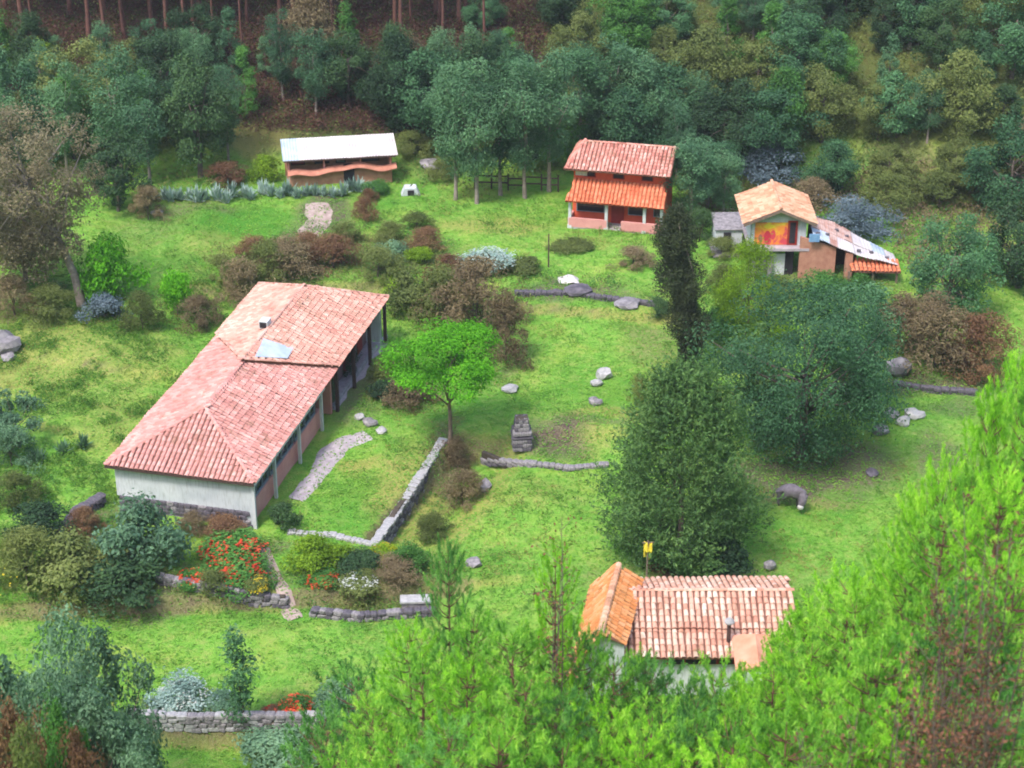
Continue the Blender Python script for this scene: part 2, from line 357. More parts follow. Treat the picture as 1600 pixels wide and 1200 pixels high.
def strip(name, pts, mat, label, kind='structure', lift=.035, cat=None):   # pts: (px,py,halfwidth m), draped on the ground
    P = [(G(a, b), w) for a, b, w in pts]; V = []; Fs = []; rows = []
    dense = []
    for (p, w), (q, w2) in zip(P[:-1], P[1:]):
        k = max(2, int((q - p).length / .3))
        dense += [(p.lerp(q, i / k), w + (w2 - w) * i / k) for i in range(k)]
    dense.append(P[-1])
    for i, (p, w) in enumerate(dense):
        d = dense[min(i + 1, len(dense) - 1)][0] - dense[max(i - 1, 0)][0]; d.z = 0; d.normalize(); s = Vector((-d.y, d.x, 0))
        w = w * (1 + .14 * math.sin(i * .45) + .07 * math.sin(i * 1.1 + 1))
        for k in range(5):
            q = p + s * w * (k / 2 - 1); V.append((q.x, q.y, float(hz(q.x, q.y)) + lift + (.02 if 0 < k < 4 else -.03)))
    for i in range(len(dense) - 1):
        for k in range(4): a = i * 5 + k; Fs.append((a, a + 1, a + 6, a + 5))
    return tag(link(name, npmesh(name, V, np.array(Fs), mat, True)), label, cat, None, kind)
M_dirt = plain('trodden_earth', (.28, .20, .18), (.46, .36, .33), 1.8, .95, .4)
strip('path', [(462, 782, .45), (495, 745, .6), (520, 705, .75), (545, 690, .8), (575, 680, .8)], M_conc, 'pale lilac-grey paved path curving beside the lawn')
strip('path', [(412, 858, .3), (424, 890, .35), (445, 930, .4), (462, 968, .4)], M_dirt, 'pinkish earth path running down between the flower beds')
strip('path', [(505, 640, .8), (545, 590, .8), (590, 530, .8)], M_conc, 'grey paved walk along the rear wing of the long house')
strip('path', [(495, 318, .8), (500, 345, 1.1), (480, 372, .8)], M_dirt, 'worn purplish earth track below the white-roofed hut')

# ------------------------------------------------------------------ stones
def rockmesh(seed, flat=1.0, sub=False):
    bm = bmesh.new(); r = random.Random(seed)
    if sub:
        bmesh.ops.create_icosphere(bm, subdivisions=2, radius=.5)
        for v in bm.verts:
            nn = mnoise.noise(v.co * 2.2 + Vector((seed, 0, 0))); v.co *= 1 + .5 * nn
            v.co.z = max(v.co.z * flat, -.22)
    else:
        bmesh.ops.create_cube(bm, size=1)
        bmesh.ops.bevel(bm, geom=bm.edges[:], offset=.17, segments=1, affect='EDGES')
        for v in bm.verts: v.co += Vector((r.uniform(-.06, .06), r.uniform(-.06, .06), r.uniform(-.06, .06)))
    me = bpy.data.meshes.new('stone'); bm.to_mesh(me); bm.free(); me.materials.append(M_stone); return me
STN = [rockmesh(i) for i in range(6)]; RCK = [rockmesh(20 + i, .8, True) for i in range(5)]
def stone(parent, loc, dims, rz, mat, r=R):
    M = Matrix.LocRotScale(Vector(loc), Matrix.Rotation(rz + r.uniform(-.12, .12), 3, 'Z').to_quaternion() @ Matrix.Rotation(r.uniform(-.08, .08), 3, 'X').to_quaternion(), Vector(dims))
    return link('stone', r.choice(STN), parent, mat, M)
def stone_wall(pxs, h, label, th=.4, mats=(M_stone, M_stone_d), sl=.42, cap=None, base=-.25, top=None):
    P = [G(*p) for p in pxs]; o = P[0].copy(); root = empty('stone_wall', o, 0, label, 'stone wall', 'dry stone garden walls')
    core = MB(); ch = .26
    for p, q in zip(P[:-1], P[1:]):
        d = q - p; L = d.length; a = math.atan2(d.y, d.x); mid = (p + q) / 2 - o
        tz = h
        core.box((mid.x, mid.y, mid.z + tz / 2 - .2), (L, th * .6, tz + .2), a)
        rows = max(1, round((h - base) / ch))
        for c in range(rows):
            s = -R.random() * .15; zc = base + (c + .5) * (h - base) / rows
            while s < L:
                l = sl * R.uniform(.7, 1.35); t = min(1, max(0, (s + l / 2) / L)); pt = p.lerp(q, t) - o
                last = c == rows - 1
                mm = cap if (last and cap) else (mats[0] if R.random() < .5 else mats[1])
                stone(root, (pt.x, pt.y, pt.z + zc + R.uniform(-.02, .03)), (l * 1.03, th * R.uniform(.85, 1.15) * (1.1 if last else 1), (h - base) / rows * R.uniform(.9, 1.12)), a, mm)
                s += l
    core.build('wall_core', M_rubble, root)
    return root
stone_wall([(692, 690), (655, 748), (620, 803), (586, 850)], 0.22, 'dark retaining wall with a pale coping down the far side of the lawn', cap=M_stone_p, base=-1.3, mats=(M_stone_d, M_stone), th=.5)
stone_wall([(452, 834), (520, 838), (584, 853)], .15, 'low edging wall with pale top closing the bottom of the lawn', cap=M_stone_p, base=-.3)
stone_wall([(246, 912), (330, 926), (400, 938), (446, 948)], .55, 'garden wall below the red flowers, ending at the earth path', base=-.4)
stone_wall([(488, 962), (560, 970), (620, 966), (676, 962)], .5, 'garden wall below the yellow shrub with a pale slab at its end', base=-.3)
stone_wall([(206, 1134), (300, 1138), (400, 1136), (500, 1136)], .8, 'mossy grey wall along the bottom of the lower lawn', base=-.2, mats=(M_stone, M_stone_p))
stone_wall([(806, 462), (870, 462), (930, 468), (1022, 480)], .4, 'long low dark wall across the slope under the orange house', base=-.2, mats=(M_stone_d, M_stone_d))
stone_wall([(756, 722), (830, 728), (890, 736), (946, 730)], .3, 'curved low stone edging under the stone pillar', base=-.15, cap=M_stone)
stone_wall([(1398, 604), (1450, 612), (1520, 618)], .4, 'dark bank wall below the brown thicket beside the grass', base=-.2, mats=(M_stone_d, M_stone_d))
stone_wall([(98, 846), (122, 812), (158, 790)], .7, 'tumbled dark wall at the corner of the white end wall', base=-.3, mats=(M_stone_d, M_stone_d), th=.6)
p = G(650, 955); r_ = empty('concrete_block', p, .05, 'pale concrete slab laid on the garden wall end by the pines', 'concrete slab')
MB().box((0, 0, .45), (1.5, .6, .5)).build('body', M_stone, r_); MB().box((0, 0, .74), (1.65, .75, .1)).build('top', M_stone_p, r_)
def rock(px, py, w, h, label, mat=M_stone_p, k=0, d=None):
    p = G(px, py); m_ = mpp(p); me = RCK[k % 5]
    M = Matrix.LocRotScale(p + Vector((0, 0, h * m_ * .2)), Matrix.Rotation(k * 1.3, 3, 'Z').to_quaternion(), Vector((w * m_, (d or w) * m_ * .9, h * m_ * 1.1)))
    return tag(link('boulder', me, None, mat, M), label, 'boulder', 'boulders lying in the pasture')
rock(944, 590, 26, 24, 'pale boulder, upper one of the pair in the open grass', M_stone_p, 0)
rock(933, 602, 22, 16, 'small white stone touching the upper pale boulder', M_stone_p, 1)
rock(930, 632, 24, 20, 'grey boulder alone below the pair of pale boulders', M_stone, 2)
rock(797, 610, 30, 14, 'flat whitish stone just above the stone pillar', M_stone_p, 3)
rock(758, 766, 26, 26, 'round grey boulder in the grass below the stone edging', M_stone, 4)
rock(740, 884, 26, 18, 'half-hidden grey boulder low in the bright grass', M_stone, 0)
rock(1203, 890, 22, 26, 'grey boulder in the grass below the donkey', M_stone, 1)
rock(1428, 652, 34, 22, 'bluish white boulder, top of the cluster by the round tree', M_stone_p, 2)
rock(1410, 664, 26, 22, 'bluish white boulder, middle of the cluster by the round tree', M_stone_p, 3)
rock(1393, 650, 28, 16, 'brown-grey boulder at the edge of the round tree cluster', M_stone, 4)
rock(1376, 678, 26, 20, 'lone blue-grey boulder under the round tree edge', M_stone, 0)
rock(1404, 585, 44, 46, 'large pinkish rock beside the round tree and brown thicket', M_stone, 1)
rock(8, 545, 54, 46, 'big violet-grey boulder at the pasture edge', M_stone, 2)
rock(14, 562, 26, 20, 'small pinkish stone leaning on the big violet-grey boulder', M_stone, 4)
rock(246, 334, 22, 9, 'small white stone at the end of the agave hedge', M_stone_p, 3)
rock(980, 478, 46, 18, 'reddish boulder at the end of the long low wall', M_stone, 3)
rock(905, 458, 50, 20, 'dark boulder under the white sheet', M_stone_d, 1)
rock(1362, 742, 24, 12, 'dark low stone in shade under the round tree', M_stone_d, 4)

rock(578, 664, 26, 18, 'grey step stone at the upper end of the lilac path', M_stone, 2)
rock(562, 655, 18, 12, 'small pale step stone at the upper end of the lilac path', M_stone_p, 0)
rock(596, 676, 20, 12, 'flat stone between the lilac path and the lawn', M_stone_p, 4)
# stone pillar
p = G(815, 700); root = empty('stone_pillar', p, .1, 'square dark stone pillar with a dark slot halfway up', 'stone pillar')
for c in range(8):
    w = 1.12 - .05 * c * (c > 4); z = .14 + c * .26
    if c == 3:
        MB().box((0, 0, z), (1.25, 1.2, .10)).build('ledge', M_stone_d, root); continue
    for sx in np.linspace(-w / 2 + .15, w / 2 - .15, 4):
        stone(root, (sx, -w / 2 + .15, z), (.33, .34, .27), 0, M_stone if R.random() < .6 else M_stone_d)
        stone(root, (sx, w / 2 - .15, z), (.33, .34, .27), 0, M_stone_d)
    for sy in (-.15, .18):
        for sx in (-w / 2 + .15, w / 2 - .15): stone(root, (sx, sy, z), (.33, .34, .27), 0, M_stone if R.random() < .5 else M_stone_d)
MB().box((0, 0, 1.05), (.75, .75, 2.1)).build('pillar_core', M_rubble, root)

# ------------------------------------------------------------------ tiled roofs
def tile_proto(L=.42, w=.25, h=.085, th=.022, n=4):
    V = []; Fs = []
    for j, y in enumerate((0, L)):
        k = 1.0 if j == 0 else .86
        for i in range(n + 1):
            a = PI * i / n; V.append((-math.cos(a) * w / 2 * k, y, math.sin(a) * h * k))
        if j == 0:
            for i in range(n + 1):
                a = PI * i / n; V.append((-math.cos(a) * (w / 2 - th), y + .001, math.sin(a) * (h - th)))
    q = n + 1
    for i in range(n):
        Fs.append((i, i + 1, 2 * q + i + 1, 2 * q + i)); Fs.append((i, q + i, q + i + 1, i + 1))
    return np.array(V), np.array(Fs)
TV, TF = tile_proto()
def in_poly(P, a, b):
    c = False; n = len(P)
    for i in range(n):
        x1, y1 = P[i]; x2, y2 = P[(i + 1) % n]
        if (y1 > b) != (y2 > b) and a < (x2 - x1) * (b - y1) / (y2 - y1) + x1: c = not c
    return c
def slope_tiles(poly, st=(.30, .36), rnd=R):
    """poly: 3D points, first two along the eave (left to right seen from outside). returns list of 4x4 tile matrices"""
    P = [Vector(p) for p in poly]; O = P[0]; e = (P[1] - P[0]).normalized(); nrm = None
    for q in P[2:]:
        nn = e.cross(q - O)
        if nn.length > .1: nrm = nn.normalized(); break
    if nrm.z < 0: nrm = -nrm; 
    s = nrm.cross(e).normalized()
    if s.z < 0: s = -s
    P2 = [((q - O).dot(e), (q - O).dot(s)) for q in P]
    amin, amax = min(p[0] for p in P2), max(p[0] for p in P2); bmax = max(p[1] for p in P2)
    out = []; na = max(1, round((amax - amin) / st[0])); da = (amax - amin) / na
    ex = s.cross(nrm)
    for i in range(na):
        a = amin + (i + .5) * da; b = -.06; j = 0; ja = rnd.uniform(-.012, .012)
        while b < bmax:
            if in_poly(P2, a, b + .17) or (j == 0 and in_poly(P2, a, .05)):
                pos = O + e * (a + ja + rnd.uniform(-.012, .012)) + s * (b + rnd.uniform(-.02, .02)) + nrm * (.02 + .028 * math.sin(a * .7 + b * .8) + .02 * math.sin(a * 2.3 - b))
                tilt = .075 + rnd.uniform(-.025, .025); tw = rnd.uniform(-.06, .06) + (rnd.random() < .03) * rnd.uniform(-.2, .2)
                s2 = (s + nrm * -tilt * -1 * -1).normalized()
                s2 = (s - nrm * tilt + e * tw).normalized(); x2 = s2.cross(nrm).normalized(); n2 = x2.cross(s2)
                M = Matrix((x2, s2, n2)).transposed().to_4x4(); M.translation = pos + nrm * .045
                out.append(M)
            b += st[1]; j += 1
    return out
def join_tiles(mats, name, mat, parent, scale=(1, 1, 1)):
    if not mats: return None
    A = np.array([np.array(m_) for m_ in mats]); V = TV * np.array(scale)
    VV = np.einsum('nij,kj->nki', A[:, :3, :3], V) + A[:, None, :3, 3]
    FF = TF[None] + (np.arange(len(mats)) * len(TV))[:, None, None]
    o = link(name, npmesh(name, VV.reshape(-1, 3), FF.reshape(-1, 4), mat, False), parent); o['kind'] = 'stuff'; return o
TILE_ME = {k: npmesh('roof_tile', TV, TF, v[0], False) for k, v in TM.items()}
def lay_tiles(mats, key, roof, root, nind):
    if nind:
        Mw = root.matrix_basis if root.matrix_basis else Matrix()
        Mw = Matrix.LocRotScale(root.location, root.rotation_euler, Vector((1, 1, 1)))
        mats = sorted(mats, key=lambda m_: (Mw @ m_.translation - cam.location).length)
        for m_ in mats[:nind]: link('roof_tile', TILE_ME[key], roof, None, m_)
        mats = mats[nind:]
    join_tiles(mats, 'roof_tiles', TM[key][1], roof)
def ridge(p, q, rnd=R, step=.36):
    p, q = Vector(p), Vector(q); d = q - p; L = d.length; s = d.normalized(); x = s.cross(Vector((0, 0, 1))).normalized(); n2 = x.cross(s); out = []
    k = int(L / step)
    for i in range(k + 1):
        M = Matrix((x, s, n2)).transposed().to_4x4()
        M.translation = p + s * (i * step) + n2 * (.07 + rnd.uniform(-.01, .01)) ; M = M @ Matrix.Rotation(rnd.uniform(-.04, .04) - .03, 4, 'X'); out.append(M)
    return out
def deck(poly, th=.08): return MB().slab(poly, th)

# ---- long tiled house. local frame: x across (0 = eave on the lawn side, negative away), y along
LA = Vector((.235, .972)); angA = math.atan2(LA.y, LA.x) - PI / 2
A0 = Vector((-14.25, 91.56, 0)); A = empty('long_house', A0, angA, 'long white-walled house under weathered rose clay tiles with a hipped end', 'house')
def swell(P): return P
W_ = 8.9; EZ = 3.15; RZ = 5.1; R0 = 4.4; R1 = 16.5
frontR = [(0, 0, EZ), (0, 15.2, EZ), (-4.45, 15.2, RZ), (-4.45, R0, RZ)]
frontL = [(-W_, 17.8, EZ), (-W_, 0, EZ), (-4.45, R0, RZ), (-4.45, 17.8, RZ)]
hip = [(-W_, 0, EZ), (0, 0, EZ), (-4.45, R0, RZ)]
fr = deck([frontR[0], frontR[1], frontR[2], frontR[3]]); fr.slab([frontL[0], frontL[3], frontL[2], frontL[1]][::-1], .08); fr.slab(hip, .08)
roofA = fr.build('roof', M_deck, A)
tl = slope_tiles(hip)
HIPN = len(tl); side = slope_tiles(frontR); left = slope_tiles(frontL)
rg = ridge((-W_, 0, EZ), (-4.45, R0, RZ)) + ridge((0, 0, EZ), (-4.45, R0, RZ)) + ridge((-4.45, R0, RZ), (-4.45, 11, RZ))
lay_tiles(tl, 'rose', roofA, A, 300 if HIPN > 300 else HIPN)
lay_tiles(side + left, 'rose', roofA, A, max(0, 300 - HIPN))
join_tiles(rg, 'ridge_tiles', TM['rose'][1], roofA)
# rear roof, a little higher, its front edge running back to both eaves
H2 = .24
def fz(x, lift=0): return EZ + lift + (RZ - EZ) / 4.45 * (4.45 - abs(x + 4.45))
def rr(x, y): return (x, y, fz(x, H2))
rearR = [(0.1, 14.6, fz(0, H2) - .05), (0.1, 25.2, fz(0, H2) - .05), (-4.45, 21.4, RZ + H2), (-4.45, 10.3, RZ + H2)]
rearL = [(-W_ - .1, 25.2, fz(0, H2) - .05), (-W_ - .1, 17.2, fz(0, H2) - .05), (-4.45, 10.3, RZ + H2), (-4.45, 21.4, RZ + H2)]
rearH = [(0.1, 25.2, fz(0, H2) - .05), (-W_ - .1, 25.2, fz(0, H2) - .05), (-4.45, 21.4, RZ + H2)]
rd = deck(rearR, .1); rd.slab(rearL, .1); rd.slab(rearH, .1)
roofA2 = rd.build('roof', M_deck, A)
rt = slope_tiles(rearR) + slope_tiles(rearL) + slope_tiles(rearH) + ridge((-4.45, 10.4, RZ + H2), (-4.45, 21.4, RZ + H2)) + ridge((.1, 25.2, EZ + H2), (-4.45, 21.4, RZ + H2)) \
    + ridge((-W_ - .1, 25.2, EZ + H2), (-4.45, 21.4, RZ + H2)) + ridge((0.05, 14.6, EZ + H2), (-4.45, 10.3, RZ + H2)) + ridge((-W_, 17.2, EZ + H2), (-4.45, 10.3, RZ + H2))
join_tiles(rt, 'roof_tiles', TM['faded'][1], roofA2)
tg = MB().add(np.array([rr(-3.9, 11.0), rr(-2.4, 12.5), rr(-2.5, 13.9), rr(-4.2, 13.3)]) + np.array([0, 0, .17]), [(0, 1, 2, 3)])
tg.slab([tuple(np.array(rr(x, y)) + (0, 0, .2)) for x, y in ((-3.9, 11.0), (-2.4, 12.5), (-2.5, 13.7), (-4.1, 13.1))], .03); o = tg.build('metal_sheet', M_tin_b, roofA2); o['label'] = 'pale blue metal sheet patching the roof'
MB().box((-4.75, 15.1, RZ + H2 + .2), (.55, .7, .5)).build('roof_vent', M_white_trim, roofA2)
MB().box((-4.75, 14.73, RZ + H2 + .22), (.42, .06, .36)).build('vent_opening', M_dark, roofA2)
mnd = [Matrix.Translation((-5.6 - i * .3, 13.5 + (i % 3) * .4, fz(-5.6 - i * .3, H2) + .1)) for i in range(8)]
# walls
MB().box((-4.45, .55, 2.05), (W_ - .75, .3, 2.0)).box((-W_ + .55, 12.9, 1.6), (.3, 24.4, 2.95)).box((-4.45, 24.9, 1.6), (W_ - .8, .3, 2.9)).build('wall', M_white, A)
MB().box((-.52, .55, 1.5), (.42, .36, 3.0)).build('corner_pier', M_white, A)
MB().box((-4.45, .62, .5), (W_ - .9, .3, 1.1)).build('plinth_core', M_rubble, A)
for c in range(4):
    x = -W_ + .5
    while x < -.8:
        l = R.uniform(.3, .55); stone(A, (x + l / 2, .44, .12 + c * .27), (l * 1.02, .32, .28), 0, M_stone_d if R.random() < .75 else M_stone); x += l
MB().box((-.62, 6.6, .75), (.25, 11.8, 1.3)).build('parapet', M_pink, A)
MB().box((-4.6, 6.4, .08), (8.0, 11.4, .1)).build('floor', M_conc, A)
MB().box((-2.6, 7, 1.6), (.2, 12, 2.9)).build('inner_wall', M_pink, A)
for a_, b_2 in ((.75, 3.55), (3.9, 7.75), (8.1, 11.8)):
    cy = (a_ + b_2) / 2; L_ = b_2 - a_
    f = MB(); f.box((-.62, cy, 1.45), (.16, L_, .09)).box((-.62, cy, 2.72), (.16, L_, .1)).box((-.62, cy, 2.1), (.12, L_, .07))
    k = max(2, round(L_ / 1.0))
    for i in range(k + 1): f.box((-.62, a_ + L_ * i / k, 2.08), (.14, .07, 1.2))
    w = f.build('window', M_frame, A)
    for i in range(k):
        for zc, hh in ((1.78, .56), (2.4, .54)):
            g = MB().box((-.645, a_ + L_ * (i + .5) / k, zc), (.02, L_ / k - .09, hh)).build('pane', M_glass, w)
post = MB().box((0, 0, 1.45), (.17, .17, 2.9)).mesh('post', M_white_trim)
for y in (.35, 3.72, 7.92, 12.0): link('post', post, A, None, Matrix.Translation((-.22, y, .05)))
MB().box((-.02, 6.1, EZ - .10), (.06, 12.2, .2)).build('fascia', M_white_trim, A)
MB().box((-W_ / 2, -.03, EZ - .08), (W_, .05, .13)).build('fascia', M_darkwood, A)
# rear wing under the tiles
MB().box((-1.55, 19.6, 1.6), (.25, 10.8, 3.1)).build('wall', plain('maroon_plaster', (.17, .09, .10), (.28, .17, .17), 1.2), A)
MB().box((-1.0, 14.4, 1.6), (1.2, .25, 3.0)).build('wall', M_pink, A)
for y in (17.5, 20.3, 23.2):
    MB().box((-1.40, y, 1.15), (.1, .95, 2.1)).build('door', M_redwood, A)
rp = MB().box((0, 0, 1.6), (.2, .2, 3.2)).mesh('post', M_darkwood)
for y in (14.8, 18.2, 21.6, 25.0): link('post', rp, A, None, Matrix.Translation((-.15, y, .05)))
# kerb beside the rear walk
kr = empty('kerb', G(520, 640), 0, 'long pale kerb edging the grey walk behind the bright tree', 'kerb')
kp = [G(520, 640), G(548, 600), G(577, 560), G(604, 528)]; km = MB()
for p, q in zip(kp[:-1], kp[1:]):
    d = q - p; L_ = d.length; k = max(1, round(L_ / 1.1))
    for i in range(k):
        c0 = p + d * (i + .5) / k - kp[0]
        link('kerb_stone', MB().box((0, 0, 0), (L_ / k - .03, .2, .3)).mesh('kerb_stone', M_stone_p), kr, None, Matrix.Translation(c0 + Vector((0, 0, .08))) @ Matrix.Rotation(math.atan2(d.y, d.x), 4, 'Z'))

# ---- orange two-storey house
p = G(887, 356); B = empty('two_storey_house', (p.x, p.y, p.z), math.atan2(-1.5, 6.8), 'two-storey orange house with pink tiled roof and red veranda roof', 'house')
BW = 7.3
MB().box((BW / 2, 3.4, 1.3), (BW - .2, 4.0, 2.7)).build('wall', M_red, B)
MB().box((BW / 2, 3.4, 3.65), (BW - .3, 4.0, 1.9)).build('upper_wall', M_red, B)
MB().box((BW / 2, .9, .08), (BW, 2.0, .16)).build('floor', M_conc, B)
for x0, x1 in ((.1, 3.0), (4.1, BW)): MB().box(((x0 + x1) / 2, 0, .48), (x1 - x0, .2, .8)).build('parapet', M_pink, B)
MB().box((.1, .75, .48), (.2, 1.5, .8)).build('parapet', M_pink, B)
for x in (.15, 2.95, 5.85, 7.15):
    o = MB().box((0, 0, 1.2), (.22, .22, 2.35)).box((0, 0, .12), (.32, .32, .24)).build('column', M_white_trim, B); o.location = (x, .05, .05)
MB().box((3.6, 1.34, 1.15), (.95, .12, 2.1)).build('door', M_redwood, B)
for x, w in ((1.5, 2.2), (5.1, 1.4), (6.7, .7)):
    o = MB().box((0, 0, 0), (w, .1, 1.15)).build('window', M_frame, B); o.location = (x, 1.36, 1.5)
    MB().box((0, -.06, 0), (w - .14, .03, 1.0)).build('pane', M_glass, o)
for x in (1.4, 3.6, 5.8):
    o = MB().box((0, 0, 0), (.9, .1, .7)).build('window', M_redwood, B); o.location = (x, 1.37, 4.1)
    MB().box((0, -.06, 0), (.76, .03, .56)).build('pane', M_dark, o)
o = MB().box((.75, 1.34, 4.1), (.9, .1, .55)).build('upper_wall', M_white, B); o['label'] = 'whitewashed patch of wall under the upper eave'
low = [(-.15, -.45, 2.35), (BW + .1, -.45, 2.35), (BW - .15, 1.4, 3.55), (.35, 1.4, 3.55)]
rf = deck(low).build('veranda_roof', plain('orange_deck', (.35, .07, .03), (.48, .11, .05), 3), B)
lay_tiles(slope_tiles(low), 'orange', rf, B, 0)
up = [(-.35, .45, 4.55), (BW + .35, .45, 4.55), (BW + .35, 3.5, 5.75), (.55, 3.5, 5.75)]
bk = [(BW + .35, 6.2, 4.6), (-.35, 6.2, 4.6), (.55, 3.5, 5.75), (BW + .35, 3.5, 5.75)]
hl = [(-.35, 6.2, 4.6), (-.35, .45, 4.55), (.55, 3.5, 5.75)]
dk = deck(up); dk.slab(bk, .08); dk.slab(hl, .08); rf = dk.build('roof', M_deck, B)
lay_tiles(slope_tiles(up) + slope_tiles(bk) + slope_tiles(hl) + ridge((.55, 3.5, 5.75), (BW + .35, 3.5, 5.75)) + ridge((-.35, .45, 4.55), (.55, 3.5, 5.75)), 'pink', rf, B, 0)

# ---- hut with the white roof
p = G(449, 294); C = empty('white_roofed_hut', (p.x, p.y, p.z), .16, 'low brick hut with a bright whitish metal roof and wavy orange eave', 'hut')
CW = 8.5
MB().box((CW / 2, .1, .65), (CW - .3, .25, 1.3)).box((CW - .2, 1.4, 1.1), (.25, 2.5, 2.3)).box((.2, 1.4, 1.1), (.25, 2.5, 2.3)).build('wall', M_brick, C)
MB().box((CW / 2, 2.6, 1.3), (CW, .25, 2.7)).build('wall', M_brick, C)
MB().box((CW / 2, 1.3, 1.3), (CW - .6, .2, 2.6)).build('inner_wall', M_brick, C)
for x, w, mt in ((1.0, 1.1, M_redwood), (2.9, 1.2, M_dark), (4.4, .8, M_frame), (6.7, 1.6, M_dark)):
    o = MB().box((0, 0, 0), (w, .1, .75)).build('window', M_darkwood, C); o.location = (x, 1.14, 1.85); MB().box((0, -.06, 0), (w - .15, .03, .6)).build('pane', mt, o)
o = MB().box((4.95, -.05, .9), (.85, .1, 1.8)).build('door', M_dark, C)
for x in (.2, 3.0, 5.9, CW - .2): o = MB().box((0, 0, .5), (.12, .12, 1.1)).build('post', M_pink, C); o.location = (x, .05, 1.25)
# wavy eave strip
V = []; Fs = []; N = 36
for i in range(N + 1):
    x = .1 + (CW + .15) * i / N; zz = 1.32 + .10 * math.sin(i * .55) + .38 * math.exp(-((x - 5.2) / 1.1) ** 2) + .12 * (x / CW)
    V += [(x, -.55, zz - .12), (x, .05, zz + .14), (x, .05, zz + .08), (x, -.55, zz - .18)]
for i in range(N):
    a = i * 4
    for k in range(4): Fs.append((a + k, a + 4 + k, a + 4 + (k + 1) % 4, a + (k + 1) % 4))
link('eave_strip', npmesh('eave_strip', V, np.array(Fs), plain('faded_orange_paint', (.34, .13, .09), (.62, .27, .19), 1.4, .8, .4)), C)
rt_ = [(-.25, -.45, 2.42), (CW + .3, -.45, 2.42), (CW + .3, 2.9, 3.05), (-.25, 2.9, 3.05)]
for i in range(7):                                            # sheets side by side
    x0 = -.25 + (CW + .55) * i / 7; x1 = x0 + (CW + .55) / 7 + .06; zz = .012 * (i % 2) + R.uniform(0, .02)
    V = []; Fs = []; k = 12
    for j in range(k + 1):
        x = x0 + (x1 - x0) * j / k; h = .022 * math.cos(j * PI)
        for y, z in ((-.45, 2.42), (2.9, 3.05)):
            V += [(x, y, z + h + zz + .03), (x, y, z + h + zz)]
    for j in range(k):
        a = j * 4; Fs += [(a, a + 4, a + 6, a + 2), (a + 1, a + 3, a + 7, a + 5), (a, a + 1, a + 5, a + 4), (a + 2, a + 6, a + 7, a + 3)]
    link('roof_sheet', npmesh('roof_sheet', V, np.array(Fs), M_tin_b if i == 0 else M_tin_w), C)
MB().box((CW / 2, -.46, 2.36), (CW + .4, .07, .1)).build('fascia', M_darkwood, C)

# small white shelter
p = G(642, 306); K = empty('kennel', p, .1, 'small white kennel with a dark opening below the hut', 'kennel')
MB().wallpoly([(-.75, 0, 0), (.75, 0, 0), (.45, 0, .62), (-.45, 0, .62)], .9).build('body', M_white, K)
MB().box((0, -.02, .25), (.5, .06, .42)).build('opening', M_dark, K)
# stone water trough behind (pale slab right of hut)
rock(676, 262, 46, 20, 'pale bluish slab of rock beside the white-roofed hut', M_stone, 2)

# ---- mural house
p = G(1214, 436); D = empty('mural_house', (p.x, p.y + .2, p.z), 0, 'raised white cabin with orange mural and dark door under a sandy gable', 'house')
fl = 2.35; DW = 3.95; X0 = -DW / 2
MB().box((0, 2.6, fl - .08), (DW + .4, 5.6, .2)).build('floor', M_conc, D)
MB().box((X0 + .12, 2.9, fl + 1.05), (.24, 4.9, 2.0)).box((-X0 - .12, 2.9, fl + 1.05), (.24, 4.9, 2.0)).box((0, 5.2, fl + 1.05), (DW - .5, .24, 2.0)).build('wall', M_white, D)
MB().wallpoly([(X0, .5, fl), (-X0, .5, fl), (-X0, .5, fl + 2.0), (0, .5, fl + 2.7), (X0, .5, fl + 2.0)], .2).build('front_wall', M_white, D)
# mural : sun-yellow, red figures, orange field
mm, n, b = newmat('mural_paint'); tc = nd(n, "ShaderNodeTexCoord"); sp = nd(n, "ShaderNodeSeparateXYZ"); n.links.new(tc.outputs['Object'], sp.inputs[0])
t1 = noisefac(n, 1.5, 2, 'Object', .8)
cc = ramp(n, [(.36, (.80, .55, .04)), (.46, (.80, .34, .03)), (.62, (.78, .22, .04)), (.76, (.58, .06, .08))], math_(n, 'SUBTRACT', math_(n, 'ADD', t1, .08), math_(n, 'MULTIPLY', sp.outputs[2], .16)))
n.links.new(cc, b.inputs['Base Color']); b.inputs['Roughness'].default_value = .8
o = MB().box((0, 0, 0), (2.35, .03, 1.72)).build('mural', mm, D); o.location = (-.55, .47, fl + .92)
for x, z, s, c_ in ((-.25, -.25, .5, (.45, .03, .05)), (.15, -.1, .38, (.55, .05, .07)), (-.75, -.35, .3, (.30, .10, .08))):
    me = MB(); me.add([(s * .5 * math.cos(t) + x, -.02, s * 1.0 * math.sin(t) + z) for t in np.linspace(0, 2 * PI, 11)[:-1]], [tuple(range(10))])
    me.build('painted_figure', plain('mural_figure', c_, tuple(k * 1.2 for k in c_), 6, .8, 0), o)
me = MB(); me.add([(.42 * math.cos(t) - .15, -.022, .17 * math.sin(t) + .55) for t in np.linspace(0, 2 * PI, 15)[:-1]], [tuple(range(14))]); me.build('painted_sun', plain('mural_yellow', (.78, .55, .02), (.82, .66, .06), 5, .8, 0), o)
MB().box((.98, .46, fl + .98), (.72, .08, 1.85)).build('door', M_redwood, D)
MB().box((.98, .42, fl + 1.0), (.42, .05, 1.6)).build('door_opening', M_dark, D)
rl = [(-2.62, 0 - .1, fl + 1.85), (-2.62, 5.6, fl + 1.85), (0, 5.6, fl + 2.95), (0, -.1, fl + 2.95)]
rrt = [(2.62, 5.6, fl + 1.85), (2.62, -.1, fl + 1.85), (0, -.1, fl + 2.95), (0, 5.6, fl + 2.95)]
dk = MB(); dk.slab(rl[::-1], .1); dk.slab(rrt[::-1], .1); rf = dk.build('roof', M_deck, D)
